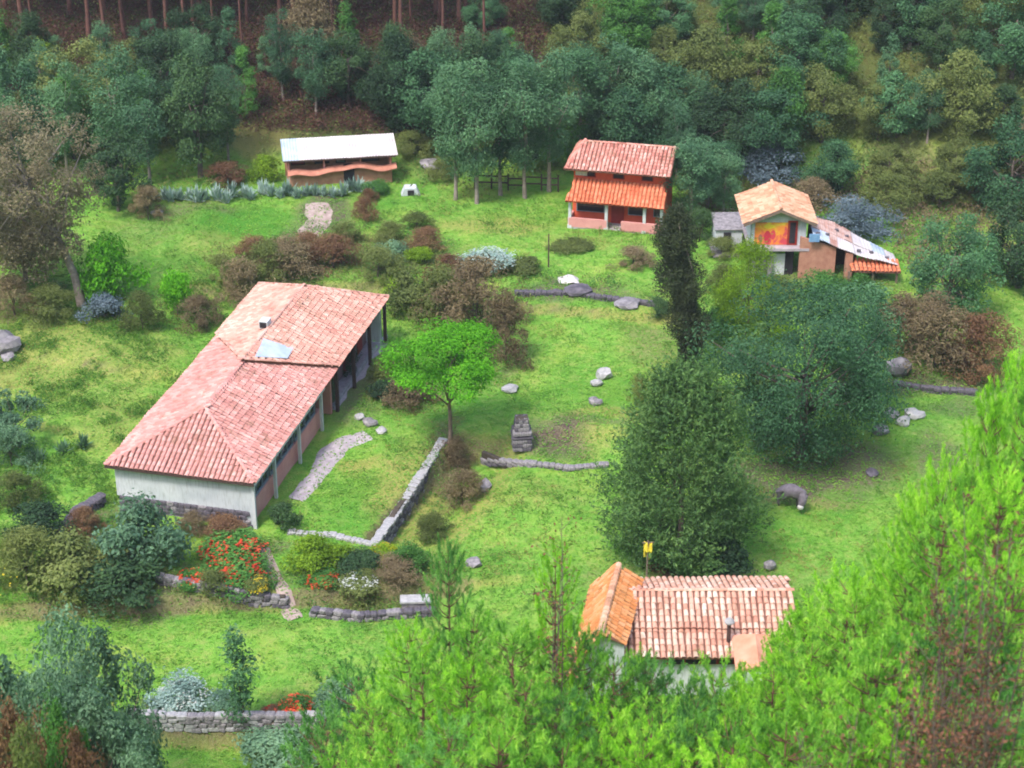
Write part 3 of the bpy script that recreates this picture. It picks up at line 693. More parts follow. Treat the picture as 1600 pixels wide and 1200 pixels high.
lay_tiles(slope_tiles(rl) + slope_tiles(rrt) + ridge((0, -.1, fl + 2.95), (0, 5.6, fl + 2.95)), 'sand', rf, D, 0)
for s in (-1, 1): MB().add([(s * 2.62, -.13, fl + 1.86), (0, -.13, fl + 2.96), (0, -.13, fl + 2.76), (s * 2.62, -.13, fl + 1.66), (s * 2.62, -.08, fl + 1.86), (0, -.08, fl + 2.96), (0, -.08, fl + 2.76), (s * 2.62, -.08, fl + 1.66)],
                           [(0, 1, 2, 3), (7, 6, 5, 4), (0, 4, 5, 1), (3, 2, 6, 7)]).build('barge_board', M_wood, D)
# undercroft: piers, white door, brick
MB().box((-1.1, 2.5, 1.1), (1.2, 4.5, 2.3)).build('stone_base', M_stone_d, D)
for x in (-1.7, -.5): MB().box((x, .35, 1.1), (.35, .35, 2.2)).build('pier', M_stone, D)
o = MB().box((.15, .5, .85), (.85, .08, 1.7)).build('door', M_white_trim, D); o['label'] = 'pale leaning door under the cabin'
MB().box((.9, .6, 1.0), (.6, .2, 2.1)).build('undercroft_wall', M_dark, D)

# small white annexe beside it
p = G(1138, 393); AN = empty('annexe', p, .03, 'small white annexe with one dark window beside the mural cabin', 'shed')
MB().box((0, 1.2, .95), (2.0, 2.4, 1.6)).build('wall', M_white, AN)
MB().box((-.15, -.03, 1.15), (.55, .08, .75)).build('window', M_dark, AN)
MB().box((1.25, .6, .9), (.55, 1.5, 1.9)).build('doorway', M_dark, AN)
MB().box((.2, .2, .08), (3.0, 2.8, .14)).build('step', M_stone, AN)
MB().slab([(-1.1, -.15, 1.8), (1.6, -.15, 1.8), (1.6, 2.6, 2.1), (-1.1, 2.6, 2.1)], .06).build('roof', M_stone, AN)

# lean-to with tin sheets
p = G(1275, 440); T = empty('lean_to', (p.x, p.y + .1, p.z), 0, 'brick lean-to under patched white and rusty tin sheets', 'shed')
yb = T.location.y
def tz(px, py, dy): return (xat(px, py, yb + dy) - T.location.x, dy, zat(py, yb + dy) - T.location.z)
up_ = [tz(1262, 338, 3.4), tz(1304, 350, 3.6), tz(1338, 370, 3.5), tz(1396, 399, 3.2)]
dn_ = [tz(1272, 371, .2), tz(1308, 388, .1), tz(1348, 402, -.1), tz(1404, 416, -.1)]
def lerp(a, b, t): return tuple(a[i] + (b[i] - a[i]) * t for i in range(3))
ns = 9
for i in range(ns):
    def at_(L, t):
        t = t * 3; k = min(2, int(t)); return lerp(L[k], L[k + 1], t - k)
    t0, t1_ = i / ns, (i + 1.12) / ns; t1_ = min(1, t1_)
    for j, (v0, v1) in enumerate(((0, .55), (.45, 1.0))):
        k = 8; V = []; Fs = []; zz = R.uniform(.0, .07) + (.05 if j else 0)
        for q in range(k + 1):
            t = t0 + (t1_ - t0) * q / k; a, b2 = at_(dn_, t), at_(up_, t); h = .03 * (q % 2)
            for vv in (v0, v1):
                w = lerp(a, b2, vv); V += [(w[0], w[1], w[2] + h + zz + .03), (w[0], w[1], w[2] + h + zz)]
        for q in range(k):
            a = q * 4; Fs += [(a, a + 4, a + 6, a + 2), (a + 1, a + 3, a + 7, a + 5), (a, a + 1, a + 5, a + 4), (a + 2, a + 6, a + 7, a + 3)]
        mt = M_tin_r if (j == 1 and i < 5) or (j == 0 and i == 2) else (M_tin_b if R.random() < .35 else M_tin_w)
        link('roof_sheet', npmesh('roof_sheet', V, np.array(Fs), mt), T)
for i in range(7):
    t = (i + .5) / 7.2; a, b2 = [lerp(L[min(2, int(t * 3))], L[min(2, int(t * 3)) + 1], t * 3 - min(2, int(t * 3))) for L in (dn_, up_)]; w = lerp(a, b2, R.uniform(.15, .8))
    st_ = stone(T, (w[0], w[1], w[2] + .17), (.3, .22, .16), 0, M_stone_d)
x1_ = dn_[1][0]
def wallseg(L0, L1, name, mat, dy=0):
    MB().wallpoly([(L0[0], L0[1] + .3 + dy, 0), (L1[0], L1[1] + .3 + dy, 0), (L1[0], L1[1] + .3 + dy, L1[2] - .1), (L0[0], L0[1] + .3 + dy, L0[2] - .1)], .25).build(name, mat, T)
wallseg((dn_[0][0] - .9, dn_[0][1], dn_[0][2]), dn_[1], 'wall', M_brick)
o = MB().box((dn_[1][0] + .95, .35, 1.0), (.5, .5, 2.2)).build('pier', M_brick, T)
for l, u in zip(dn_[1:], up_[1:]): MB().box((u[0] - .1, u[1] - .3, u[2] / 2 - .1), (.14, .14, max(.4, u[2]))).build('post', M_darkwood, T)
wallseg((up_[0][0], up_[0][1] - 1, 0 + up_[0][2] - .3), (up_[2][0], up_[2][1] - 1, up_[2][2] - .3), 'back_wall', M_darkwood)
MB().box((dn_[0][0] + .0, .05, dn_[0][2] + .02), (.75, .06, .6)).build('blue_sheet', M_blue, T)
q0, q1 = tz(1330, 424, -.6), tz(1408, 426, -.6); sm = [q0, q1, (q1[0] - .1, q1[1] + 1.2, q1[2] + .35), (q0[0] + .2, q0[1] + 1.2, q0[2] + .35)]
rf = MB().slab(sm, .08).build('low_roof', M_deck, T); lay_tiles(slope_tiles(sm), 'orange', rf, T, 0)
for q in (q0, q1, lerp(q0, q1, .5)): MB().box((q[0] * .96, q[1] + .2, q[2] / 2 - .1), (.14, .14, max(.5, q[2]))).build('post', M_wood, T)

# ---- near tiled house
Ye = 76.0; ze = zat(1028, Ye); x0e = xat(972, 1028, Ye); x1e = xat(1262, 1028, Ye)
E_ = empty('near_tiled_house', (x0e, Ye, 0), 0, 'house half hidden by pines under pale striped clay tiles', 'house')
EW = x1e - x0e
zb = float(hz(x0e + 4, Ye + 2)); E_.location.z = zb; ze -= zb
Y2 = Ye + 1.6; z2 = zat(983, Y2) - zb; Y3 = Ye + 3.8; z3 = zat(923, Y3) - zb
lo = [(0, 0, ze), (EW, 0, ze), (EW, Y2 - Ye, z2 - .06), (0, Y2 - Ye, z2 - .06)]
hi = [(0, Y2 - Ye, z2 + .03), (EW, Y2 - Ye, z2 + .03), (EW - .5, Y3 - Ye, z3), (.35, Y3 - Ye, z3)]
bk = [(EW, 7.0, ze), (0, 7.0, ze), (.35, Y3 - Ye, z3), (EW - .5, Y3 - Ye, z3)]
dk = MB().slab(lo, .08); dk.slab(hi, .08); dk.slab(bk, .08); rf = dk.build('roof', M_deck, E_)
ts = slope_tiles(lo, (.31, .38)); th_ = slope_tiles(hi, (.31, .38))
allt = ts + th_
lay_tiles(allt, 'pale', rf, E_, 300)
lay_tiles(slope_tiles(bk) + ridge((.35, Y3 - Ye, z3), (EW - .5, Y3 - Ye, z3)), 'pale', rf, E_, 0)
MB().box((EW / 2, 3.6, ze / 2 - .4), (EW - .7, 6.2, ze + .6)).build('wall', M_white, E_)
MB().box((EW * .43, .42, ze - .42), (3.4, .12, .42)).build('window', M_redwood, E_)
for i in range(4): MB().box((EW * .43 - 1.2 + i * .8, .33, ze - .42), (.66, .05, .32)).build('pane', M_dark, E_)
# cross wing on its left end
def el(px, py, Y): return (xat(px, py, Y) - x0e, Y - Ye, zat(py, Y) - zb)
def ez(px, py, z):
    d = ray(px, py); t = (z + zb - CH) / d[2]; return (d[0] * t - x0e, d[1] * t - Ye, z)
zr_ = z3 + .5
r0, r1 = ez(966, 885, zr_), ez(938, 990, zr_); v0, v1 = ez(1003, 905, zr_ - .75), ez(976, 1006, zr_ - .75); l0, l1 = ez(926, 915, zr_ - 1.6), ez(890, 1060, zr_ - 1.6)
sR = [v1, v0, r0, r1]; sL = [l0, l1, r1, r0]
dk = MB(); dk.slab(sR, .1); dk.slab(sL, .1); rf = dk.build('wing_roof', M_deck, E_)
lay_tiles(slope_tiles(sR), 'ochre', rf, E_, 0); lay_tiles(slope_tiles(sL), 'ochre', rf, E_, 0); join_tiles(ridge(r1, r0), 'ridge_tiles', TM['sand'][1], rf, (1.5, 1, 1.6))
MB().wallpoly([(r1[0] - .7, r1[1] + .4, -1.2), (v1[0], r1[1] + .4, -.5), (v1[0], r1[1] + .4, v1[2] - .15), (r1[0], r1[1] + .4, r1[2] - .15), (r1[0] - .7, r1[1] + .4, r1[2] - .95)], .25).build('wing_wall', M_white, E_)
# porch gable
zp = ze + 1.0
pr0, pr1 = ez(1180, 990, zp), ez(1186, 1040, zp); pl0, pl1 = ez(1143, 992, zp - .55), ez(1150, 1050, zp - .55); pq0, pq1 = ez(1210, 992, zp - .5), ez(1203, 1046, zp - .5)
M_terra = plain('smooth_terracotta', (.62, .24, .14), (.72, .36, .24), 1.5, bmp=.1)
for nm_, P_ in (('porch_sheet', [pl0, pl1, pr1, pr0]), ('porch_sheet', [pq1, pq0, pr0, pr1])): MB().slab(P_, .09).build(nm_, M_terra, E_)
MB().box((pr1[0], pr1[1] + .6, pr1[2] / 2 - .5), (1.0, .9, pr1[2] - .1)).build('porch', M_white, E_)
c0 = el(1138, 1002, Ye + .9); MB().tube([c0, (c0[0], c0[1], c0[2] + 1.15)], [.1, .1], 8).build('flue_pipe', M_darkwood, E_)
MB().tube([(c0[0], c0[1], c0[2] + 1.1), (c0[0], c0[1], c0[2] + 1.18), (c0[0], c0[1], c0[2] + 1.38)], [.26, .26, .05], 10).build('flue_cap', M_stone_p, E_)

# yellow cloth on a post
xp = xat(1012, 862, 84.9); p = Vector((xp, 84.9, float(hz(xp, 84.9)))); hp = zat(846, 84.9) - p.z; Yc = empty('clothes_post', p, .1, 'wooden post at the foot of the cypress with yellow cloth draped over it', 'post')
MB().tube([(0, 0, -.1), (0, 0, hp + .05)], [.05, .045], 7).box((0, 0, hp - .07), (.6, .05, .05)).build('post', M_wood, Yc)
V = []; Fs = []
for i in range(9):
    for j in range(9):
        u = i / 8; v = j / 8; y = -.09 - .12 * (1 - abs(1 - 2 * v)) * 0; z = hp - abs(v - .35) * 1.7
        V.append(((u - .5) * .44 * (1 - .15 * abs(v - .35)), (v - .35) * .22 + .07 * math.sin(u * 11 + v * 4), z + .09 * math.sin(u * 5 + 1) * v))
for i in range(8):
    for j in range(8): a = i * 9 + j; Fs.append((a, a + 1, a + 10, a + 9))
o = link('yellow_cloth', npmesh('yellow_cloth', V, np.array(Fs), M_yellow, True), None, None, Matrix.Translation(p)); tag(o, 'bright yellow cloth hanging from the wooden post by the cypress', 'cloth')
# white sheet on stones by the pole, pole, fence
p = G(888, 440); V = []; Fs = []
for i in range(9):
    for j in range(7):
        u = i / 8 - .5; v = j / 6 - .5; V.append((u * 1.5, v * 1.2, .42 * (1 - (abs(u) * 1.9) ** 2) * (1 - (abs(v) * 1.8) ** 2) + .09 * math.sin(9 * u + 7 * v) * math.cos(6 * v) + .04))
for i in range(8):
    for j in range(6): a = i * 7 + j; Fs.append((a, a + 7, a + 8, a + 1))
tag(link('tarpaulin', npmesh('tarpaulin', V, np.array(Fs), M_tin_w, True), None, None, Matrix.Translation(p)), 'white sheet over a heap on the long low wall', 'tarpaulin')
p = G(857, 418); o = MB().tube([(0, 0, -.1), (0, .02, 2.6)], [.06, .045], 7).build('wooden_pole', M_darkwood); o.location = p; tag(o, 'single dark upright pole in the grass near the white sheet', 'pole')
f0, f1_ = G(742, 296), G(872, 300); fe = empty('rail_fence', f0, 0, 'dark wooden rail fence behind the tall blue-green eucalypts', 'fence'); d = f1_ - f0; ang = math.atan2(d.y, d.x)
pm = MB().box((0, 0, .65), (.13, .13, 1.5)).mesh('post', M_darkwood)
for i in range(6): q = d * (i / 5); q.z = float(hz(f0.x + q.x, f0.y + q.y)) - f0.z; link('post', pm, fe, None, Matrix.Translation(q))
for zz in (.6, 1.15):
    for i in range(5):
        q = d * ((i + .5) / 5); q.z = float(hz(f0.x + q.x, f0.y + q.y)) - f0.z; link('rail', MB().box((0, 0, 0), (d.length / 5, .06, .11)).mesh('rail', M_darkwood), fe, None, Matrix.Translation(q + Vector((0, -.08, zz))) @ Matrix.Rotation(ang, 4, 'Z'))

# ------------------------------------------------------------------ donkey (grazing, facing down-right)
def skin(name, verts, edges, radii, mat, parent, sub=2):
    me = bpy.data.meshes.new(name); me.from_pydata(verts, edges, []); o = bpy.data.objects.new(name, me); COL.objects.link(o); o.parent = parent
    md = o.modifiers.new('skin', 'SKIN'); md.use_smooth_shade = True
    for v, r in zip(me.skin_vertices[0].data, radii): v.radius = r if isinstance(r, tuple) else (r, r)
    me.skin_vertices[0].data[0].use_root = True
    s = o.modifiers.new('sub', 'SUBSURF'); s.levels = 1; s.render_levels = sub; me.materials.append(mat); return o
p = G(1232, 792); DK = empty('donkey', p + Vector((0, 0, .06)), math.radians(-18), 'grey donkey grazing with its white muzzle down beside the round tree', 'donkey')
V = [(-.55, 0, 1.04), (-.2, 0, 1.0), (.2, 0, 1.0), (.52, 0, 1.07),
     (.74, -.12, 1.0), (.86, -.32, .80), (.84, -.42, .66), (.78, -.52, .42), (.76, -.55, .28),
     (-.58, .15, .86), (-.50, .17, .64), (-.66, .17, .40), (-.62, .17, .05),
     (-.58, -.15, .86), (-.46, -.17, .64), (-.60, -.17, .40), (-.54, -.17, .05),
     (.46, .14, .80), (.47, .15, .44), (.46, .15, .05), (.56, -.14, .80), (.64, -.15, .44), (.64, -.15, .05)]
Ed = [(0, 1), (1, 2), (2, 3), (3, 4), (4, 5), (5, 6), (6, 7), (7, 8), (0, 9), (9, 10), (10, 11), (11, 12), (0, 13), (13, 14), (14, 15), (15, 16), (3, 17), (17, 18), (18, 19), (3, 20), (20, 21), (21, 22)]
Rd = [.40, .46, .44, .40, .30, .24, .25, .19, .14, .22, .14, .10, .09, .22, .14, .10, .09, .19, .11, .09, .19, .11, .09]
skin('body', V, Ed, Rd, M_donkey, DK)
skin('muzzle', [(.785, -.54, .50), (.765, -.60, .34), (.755, -.62, .20)], [(0, 1), (1, 2)], [.20, .21, .15], M_muzzle, DK)
for sx in (-1, 1): skin('ear', [(.84 + sx * .09, -.38, .78), (.86 + sx * .17, -.36, .92), (.88 + sx * .22, -.34, 1.06)], [(0, 1), (1, 2)], [.06, .10, .03], M_donkey, DK, 1)
for sx in (-1, 1): MB().tube([(.82 + sx * .12, -.50, .60), (.82 + sx * .15, -.51, .60)], [.028, .018], 8).build('eye', M_hoof, DK)
skin('tail', [(-.80, 0, 1.02), (-.88, .0, .82), (-.89, 0, .52), (-.88, 0, .40)], [(0, 1), (1, 2), (2, 3)], [.035, .03, .05, .02], M_donkey, DK, 1)
for x, y in ((-.62, .17), (-.54, -.17), (.46, .15), (.64, -.15)): MB().tube([(x, y, .0), (x, y, .08)], [.06, .05], 8).build('hoof', M_hoof, DK)

# ------------------------------------------------------------------ foliage
def leafquads(rg, C, size, out, updir=.3, aspect=.5, align=.5, fold=.25, grav=0.):
    """C (N,3) centres; out (N,3) outward normals; returns verts, quads"""
    N = len(C); rn = rg.normal(size=(N, 3)); rn /= np.linalg.norm(rn, axis=1)[:, None]
    nrm = out * align + rn * (1 - align) + np.array([0, 0, updir]); nrm /= np.linalg.norm(nrm, axis=1)[:, None] + 1e-9
    a = rg.normal(size=(N, 3)) + out * .8 + np.array([0, 0, -grav]); a -= nrm * (a * nrm).sum(1)[:, None]; a /= np.linalg.norm(a, axis=1)[:, None] + 1e-9
    b = np.cross(nrm, a); s = size * rg.uniform(.6, 1.4, N)[:, None]
    V = np.stack([C - a * s * .5, C + b * s * .5 * aspect + nrm * s * fold * .4, C + a * s * .5, C - b * s * .5 * aspect + nrm * s * fold * .4], 1)
    return V.reshape(-1, 3), np.arange(N * 4).reshape(-1, 4)
def crown_mesh(name, seed, w, h, z0, nclump, nleaf, leaf, shape='round', clump=.26, aspect=.5, mat=None, inner=.45, grav=0., up=.3, flatten=.8):
    rg = np.random.default_rng(seed); N = nclump
    th = rg.uniform(0, 2 * PI, N); u = rg.uniform(0, 1, N)
    if shape == 'round': zz = 1 - 2 * u ** .85; rad = np.sqrt(np.clip(1 - zz * zz, 0, 1)); k = rg.uniform(inner, 1, N) ** .6
    elif shape == 'umbrella': zz = rg.uniform(-.45, 1, N); rad = np.sqrt(np.clip(1 - np.clip(zz, 0, 1) ** 2, 0, 1)) * (1 - .55 * np.clip(-zz, 0, 1)); k = rg.uniform(.55, 1, N)
    elif shape == 'cone': zz = 2 * u ** 1.35 - 1; rad = (1 - (zz + 1) / 2) ** .62 * 1.0; k = rg.uniform(.6, 1, N)
    elif shape == 'column': zz = rg.uniform(-1, 1, N); rad = np.clip((1 - np.abs(zz) ** 3), 0, 1) * (.72 + .28 * np.sin(zz * 7 + seed)); k = rg.uniform(.2, 1, N)
    elif shape == 'euc': zz = rg.uniform(-1, 1, N); rad = np.clip(np.sqrt(np.clip(1 - (zz * .95) ** 2, 0, 1)), 0, 1) * np.where(zz < 0, .85 + .15 * zz, 1); k = rg.uniform(.3, 1, N)
    elif shape == 'dome': zz = u ** .8; rad = np.sqrt(np.clip(1 - zz * zz, 0, 1)); k = rg.uniform(inner, 1, N)
    lob = 1 + .16 * np.sin(th * 3 + seed) + .10 * np.sin(th * 5 + zz * 4 + seed * 2)
    hw = w / 2; C = np.stack([np.cos(th) * rad * k * hw * lob, np.sin(th) * rad * k * hw * lob, zz * k if shape in ('round',) else zz], 1)
    if shape == 'dome': C[:, 2] = z0 + C[:, 2] * (h - z0)
    else: C[:, 2] = (z0 + h) / 2 + C[:, 2] * (h - z0) / 2 * .95
    cr = clump * hw * rg.uniform(.6, 1.35, N)
    n = int(nleaf / N); P = rg.normal(size=(N, n, 3)); P /= np.linalg.norm(P, axis=2)[..., None]
    P *= rg.uniform(.35, 1, (N, n, 1)) ** .5 * (1 + .45 * np.clip(rg.exponential(.55, (N, n, 1)) - .45, 0, 1.6)); out = P.copy(); P[..., 2] *= flatten
    pos = (C[:, None] + P * cr[:, None, None]).reshape(-1, 3); out = out.reshape(-1, 3)
    cen = np.array([0, 0, (z0 + h) / 2]); o2 = pos - cen; o2 /= np.linalg.norm(o2, axis=1)[:, None] + 1e-9; out = out * .6 + o2 * .5
    V, Q = leafquads(rg, pos, leaf, out, up, aspect, .5, .25, grav)
    V[:, 2] = np.maximum(V[:, 2], -.05)
    return npmesh(name, V, Q, mat), C, cr
def limbs(trunk_h, C, rg, r0, lean=(0, 0), n=10, z0=None, wig=.15):
    m_ = MB(); top = Vector((lean[0], lean[1], trunk_h))
    pts = [Vector((0, 0, -.3))] + [Vector((lean[0] * t ** 1.3 + wig * math.sin(t * 5) * .5, lean[1] * t ** 1.3 + wig * math.cos(t * 4) * .3, trunk_h * t)) for t in (.0, .2, .4, .6, .8, 1.)]
    pts[1] = Vector((0, 0, 0)); m_.tube(pts, [r0 * 1.35, r0 * 1.15, r0 * .9, r0 * .75, r0 * .6, r0 * .45, r0 * .3], 7)
    sel = rg.permutation(len(C))[:n]
    for i in sel:
        e = Vector(C[i]); t = rg.uniform(.4, .95); k = t * 5; a = pts[1 + int(k)].lerp(pts[min(6, 2 + int(k))], k - int(k))
        mid = a.lerp(e, .5) + Vector((0, 0, (-.05 if e.z > a.z else .1) * (e - a).length)); m_.tube([a, mid, e], [r0 * .32, r0 * .2, r0 * .06], 5)
    return m_
# templates --------------------------------------------------------
class Tmpl:
    def __init__(s, crown, trunk, w, h, bark, extra=None, tn='trunk'): s.c = crown; s.t = trunk; s.w = w; s.h = h; s.b = bark; s.x = extra; s.tn = tn
def mk(seed, w, h, z0, ncl, nl, leaf, shape, r0, bark=M_bark, nlimb=9, th=None, **k):
    cm, C, cr = crown_mesh('crown', seed, w, h, z0, ncl, nl, leaf, shape, **k)
    m_ = limbs(th or (z0 + (h - z0) * .6), C, np.random.default_rng(seed + 99), r0, n=nlimb, wig=.1 * w / 4)
    return Tmpl(cm, m_.mesh('trunk', bark, True), w, h, bark)
T_EUC = [mk(100 + i, 3.9, 9.5, 2.2, 40, 9500, .2, 'euc', .13, M_bark_p, 10, clump=.34, aspect=.35, grav=.8, flatten=1.15) for i in range(5)]
T_FOR = [mk(120 + i, 6.2, 7.5, .9, [46, 70, 34, 90, 58][i], 14000, .21, ['round', 'euc', 'round', 'cone', 'column'][i], .2, M_bark, 8, clump=[.25, .23, .3, .2, .3][i], aspect=.5) for i in range(5)]
T_SLIM = [mk(140 + i, 2.8, 7.0, .8, 40, 5200, .22, 'cone', .1, M_bark, 5, clump=.36, aspect=.4) for i in range(3)]
T_BUSH = [mk(160 + i, 2.6, 1.9, .05, 30, 4200, .15, 'dome', .05, M_bark, 6, clump=.34, aspect=.5, th=1.0) for i in range(4)]
T_SCRUB = [mk(180 + i, 3.2, 2.6, .1, 40, 5200, .17, 'dome', .05, M_bark, 16, clump=.28, aspect=.26, th=1.2, inner=.3) for i in range(4)]
def spiky(seed, w, h, n, wid=.09, mat=None):                         # rosette of stiff sword leaves
    rg = np.random.default_rng(seed); V = []; Q = []
    for i in range(n):
        a = rg.uniform(0, 2 * PI); el_ = rg.uniform(.25, 1.35); L = rg.uniform(.7, 1.1); d = np.array([math.cos(a) * math.cos(el_) * w / 2, math.sin(a) * math.cos(el_) * w / 2, math.sin(el_) * h]) * L
        s = np.array([-math.sin(a), math.cos(a), 0]) * wid; b0 = np.array([rg.normal() * w * .06, rg.normal() * w * .06, 0]); k = len(V)
        mid = b0 + d * .5 + np.array([0, 0, .04]); V += [b0 - s * .6, b0 + s * .6, mid + s, mid - s, b0 + d - s * .08, b0 + d + s * .08]; Q += [(k, k + 1, k + 2, k + 3), (k + 3, k + 2, k + 5, k + 4)]
    return npmesh('leaves', V, np.array(Q), mat)
T_AG = [spiky(i, 1.3, .95, 46, .065) for i in range(3)]
def blossoms(seed, w, h, n, size, mat, zlo=.55):
    rg = np.random.default_rng(seed); th = rg.uniform(0, 2 * PI, n); u = rg.uniform(zlo, 1, n); rad = np.sqrt(1 - u * u * .95); k = rg.uniform(.85, 1.08, n)
    # flowers gathered in bunches
    nb = max(4, n // 12); cb = rg.integers(0, nb, n); th = th[cb] + rg.normal(size=n) * .22; u = np.clip(u[cb] + rg.normal(size=n) * .08, .1, 1); rad = np.sqrt(np.clip(1 - u * u * .95, 0, 1))
    C = np.stack([np.cos(th) * rad * k * w / 2, np.sin(th) * rad * k * w / 2, u * h * k], 1); o = C / np.linalg.norm(C, axis=1)[:, None]
    V, Q = leafquads(rg, C, size, o, .5, .9, .7, .3); return npmesh('blossoms', V, Q, mat)
def place(tm, loc, w, h, name, mat, label, cat, group=None, rz=None, crown='crown'):
    root = empty(name, loc, R.uniform(0, 6.28) if rz is None else rz, label, cat, group)
    s = (w / tm.w, w / tm.w, h / tm.h); root.scale = s
    link(tm.tn, tm.t, root); link(crown, tm.c, root, mat); return root
def shrub(px, py, wpx, hpx, mat, label, kind='bush', flower=None, name='shrub', cat='shrub', group=None, nfl=240, fs=.13):
    p = G(px, py); m_ = mpp(p); w = wpx * m_ * 1.05; h = .84 * hpx * m_ / math.cos(depr(p))
    tm = R.choice(T_SCRUB if kind == 'scrub' else T_BUSH)
    dpx = min(w / 2, 1.2); loc = p + Vector((0, dpx * .6, 0)); loc.z = float(hz(loc.x, loc.y)) - .05
    h = max(.35, h - dpx * .6 * math.tan(depr(p)) * .6)
    r = place(tm, loc, w, h, name, mat, label, cat, group, crown='foliage')
    for ch in r.children:
        if ch.name.startswith('trunk'): ch.name = 'stems'
    if flower is not None:
        link('blossoms', blossoms(int(px), tm.w, tm.h, nfl, fs * tm.w / w, flower), r)
    return r

ORD = ['first', 'second', 'third', 'fourth', 'fifth', 'sixth', 'seventh', 'eighth', 'ninth', 'tenth', 'eleventh', 'twelfth', 'thirteenth', 'fourteenth', 'fifteenth', 'sixteenth', 'seventeenth', 'eighteenth', 'nineteenth', 'twentieth']
def zone(px):
    for lim, s in ((170, 'behind the leaning tree'), (430, 'behind the dark pasture'), (640, 'behind the white-roofed hut'), (870, 'behind the rail fence'),
                   (1090, 'behind the two-storey house'), (1330, 'behind the mural cabin'), (9999, 'uphill of the tin lean-to')):
        if px < lim: return s
# ---- wooded slope behind: rows of single trees
KINDS = {'euc': (T_EUC, L_blue, 'blue-green eucalypt', 'eucalyptus_tree'), 'for': (T_FOR, L_forest, 'dark bushy tree', 'broadleaf_tree'), 'mid': (T_FOR, L_mid, 'fresh green bushy tree', 'broadleaf_tree'),
         'oli': (T_FOR, L_olive, 'olive green bushy tree', 'broadleaf_tree'), 'slim': (T_SLIM, L_blue, 'slim pointed blue-green tree', 'conical_tree'), 'slimg': (T_SLIM, L_mid, 'slim pointed green tree', 'conical_tree'),
         'bro': (T_SCRUB, L_brown, 'brown scrubby bush', 'scrub_bush'), 'tea': (T_FOR, L_round, 'deep teal bushy tree', 'broadleaf_tree')}
forest = []
def row(ri, Y, x0, x1, step, kinds, h0, h1, wf=1.0):
    x = x0
    while x < x1:
        xx = x + R.uniform(-.3, .3) * step; yy = Y + R.uniform(-1.2, 1.2); z = float(hz(xx, yy)); k = R.choice(kinds); h = R.uniform(h0, h1)
        px = 800 + F * xx / (yy * math.cos(PITCH) + (CH - z) * math.sin(PITCH)); forest.append([ri, px, xx, yy, z, k, h, wf]); x += step * R.uniform(.8, 1.2)
# back rows hold mixed broadleaf; hillside steeper at the right
row(1, 144.5, -44, -24, 3.0, ['euc', 'euc', 'for', 'euc', 'slim'], 8, 11.5)
row(1, 148.5, -44, -19, 3.1, ['euc', 'mid', 'oli', 'for', 'slim', 'slimg'], 5.5, 9.5)
row(1, 151.5, -9.5, 1, 3.0, ['euc', 'for', 'tea'], 7, 9)
row(2, 153, -46, -21, 3.4, ['euc', 'for', 'slim', 'slimg', 'oli', 'bro'], 4.5, 9)
row(2, 155, -19, 0, 3.3, ['euc', 'for', 'slim', 'euc'], 6, 8.5)
row(3, 159, -48, 0, 3.6, ['mid', 'slim', 'slimg', 'for', 'euc', 'bro'], 3.0, 7)
row(1, 146, 10, 24, 3.6, ['for', 'tea', 'euc'], 6.5, 8)
row(1, 143, 26, 44, 3.8, ['tea', 'bro', 'oli', 'for'], 3.5, 5.5)
row(2, 149, 1, 44, 3.6, ['for', 'tea', 'mid', 'euc', 'oli', 'for'], 4, 8.5)
row(3, 154.5, 0, 46, 3.8, ['for', 'tea', 'for', 'oli', 'mid', 'slim'], 3.5, 8)
row(4, 160, 0, 48, 4.2, ['for', 'tea', 'for', 'oli', 'mid', 'bro', 'slimg'], 3, 7.5)
row(5, 166, -2, 50, 5.2, ['for', 'oli', 'for', 'bro', 'tea'], 3.5, 6)
row(5, 163, 10, 50, 4.0, ['for', 'for', 'tea', 'euc'], 4.5, 7)
row(6, 172, 0, 50, 5.5, ['for', 'oli', 'for', 'bro', 'tea'], 4, 7)
key = {}
for t in sorted(forest, key=lambda t: t[1]):
    ri, px, xx, yy, z, k, h, wf = t; tms, mat, look, nm = KINDS[k]; kk = (ri, zone(px), look); key[kk] = key.get(kk, 0) + 1
    tm = R.choice(tms); w = tm.w * (h / tm.h) ** .6 * R.uniform(.85, 1.15)
    lab = f"{look} {zone(px)}, {ORD[key[kk]-1]} from the left in row {['one','two','three','four','five','six'][ri-1]}"
    place(tm, (xx, yy, z - .1), w, h, nm, mat, lab, 'bush' if k == 'bro' else 'tree', 'trees on the slope behind the houses')
# tall eucalypts by the fence and behind the orange house
n_e = 0
for px, pyb, pyt, w in [(712, 312, 110, 85), (745, 318, 95, 90), (782, 306, 100, 85), (820, 310, 92, 90), (858, 300, 85, 95), (905, 262, 78, 90), (950, 250, 60, 100), (990, 255, 80, 90), (1020, 262, 130, 80), (680, 215, 90, 80), (1078, 352, 225, 80), (1105, 325, 220, 80), (1130, 340, 240, 60)]:
    p = G(px, pyb); top = zat(pyt, p.y); tm = T_EUC[n_e % 5]; n_e += 1
    place(tm, p, w * mpp(p) * 1.1, top - p.z, 'eucalyptus_tree', L_blue if n_e % 3 else L_round, f'tall eucalypt standing nearer than the wooded slope, {ORD[n_e-1]} counting from the rail fence', 'tree', 'tall eucalypts beside the houses')
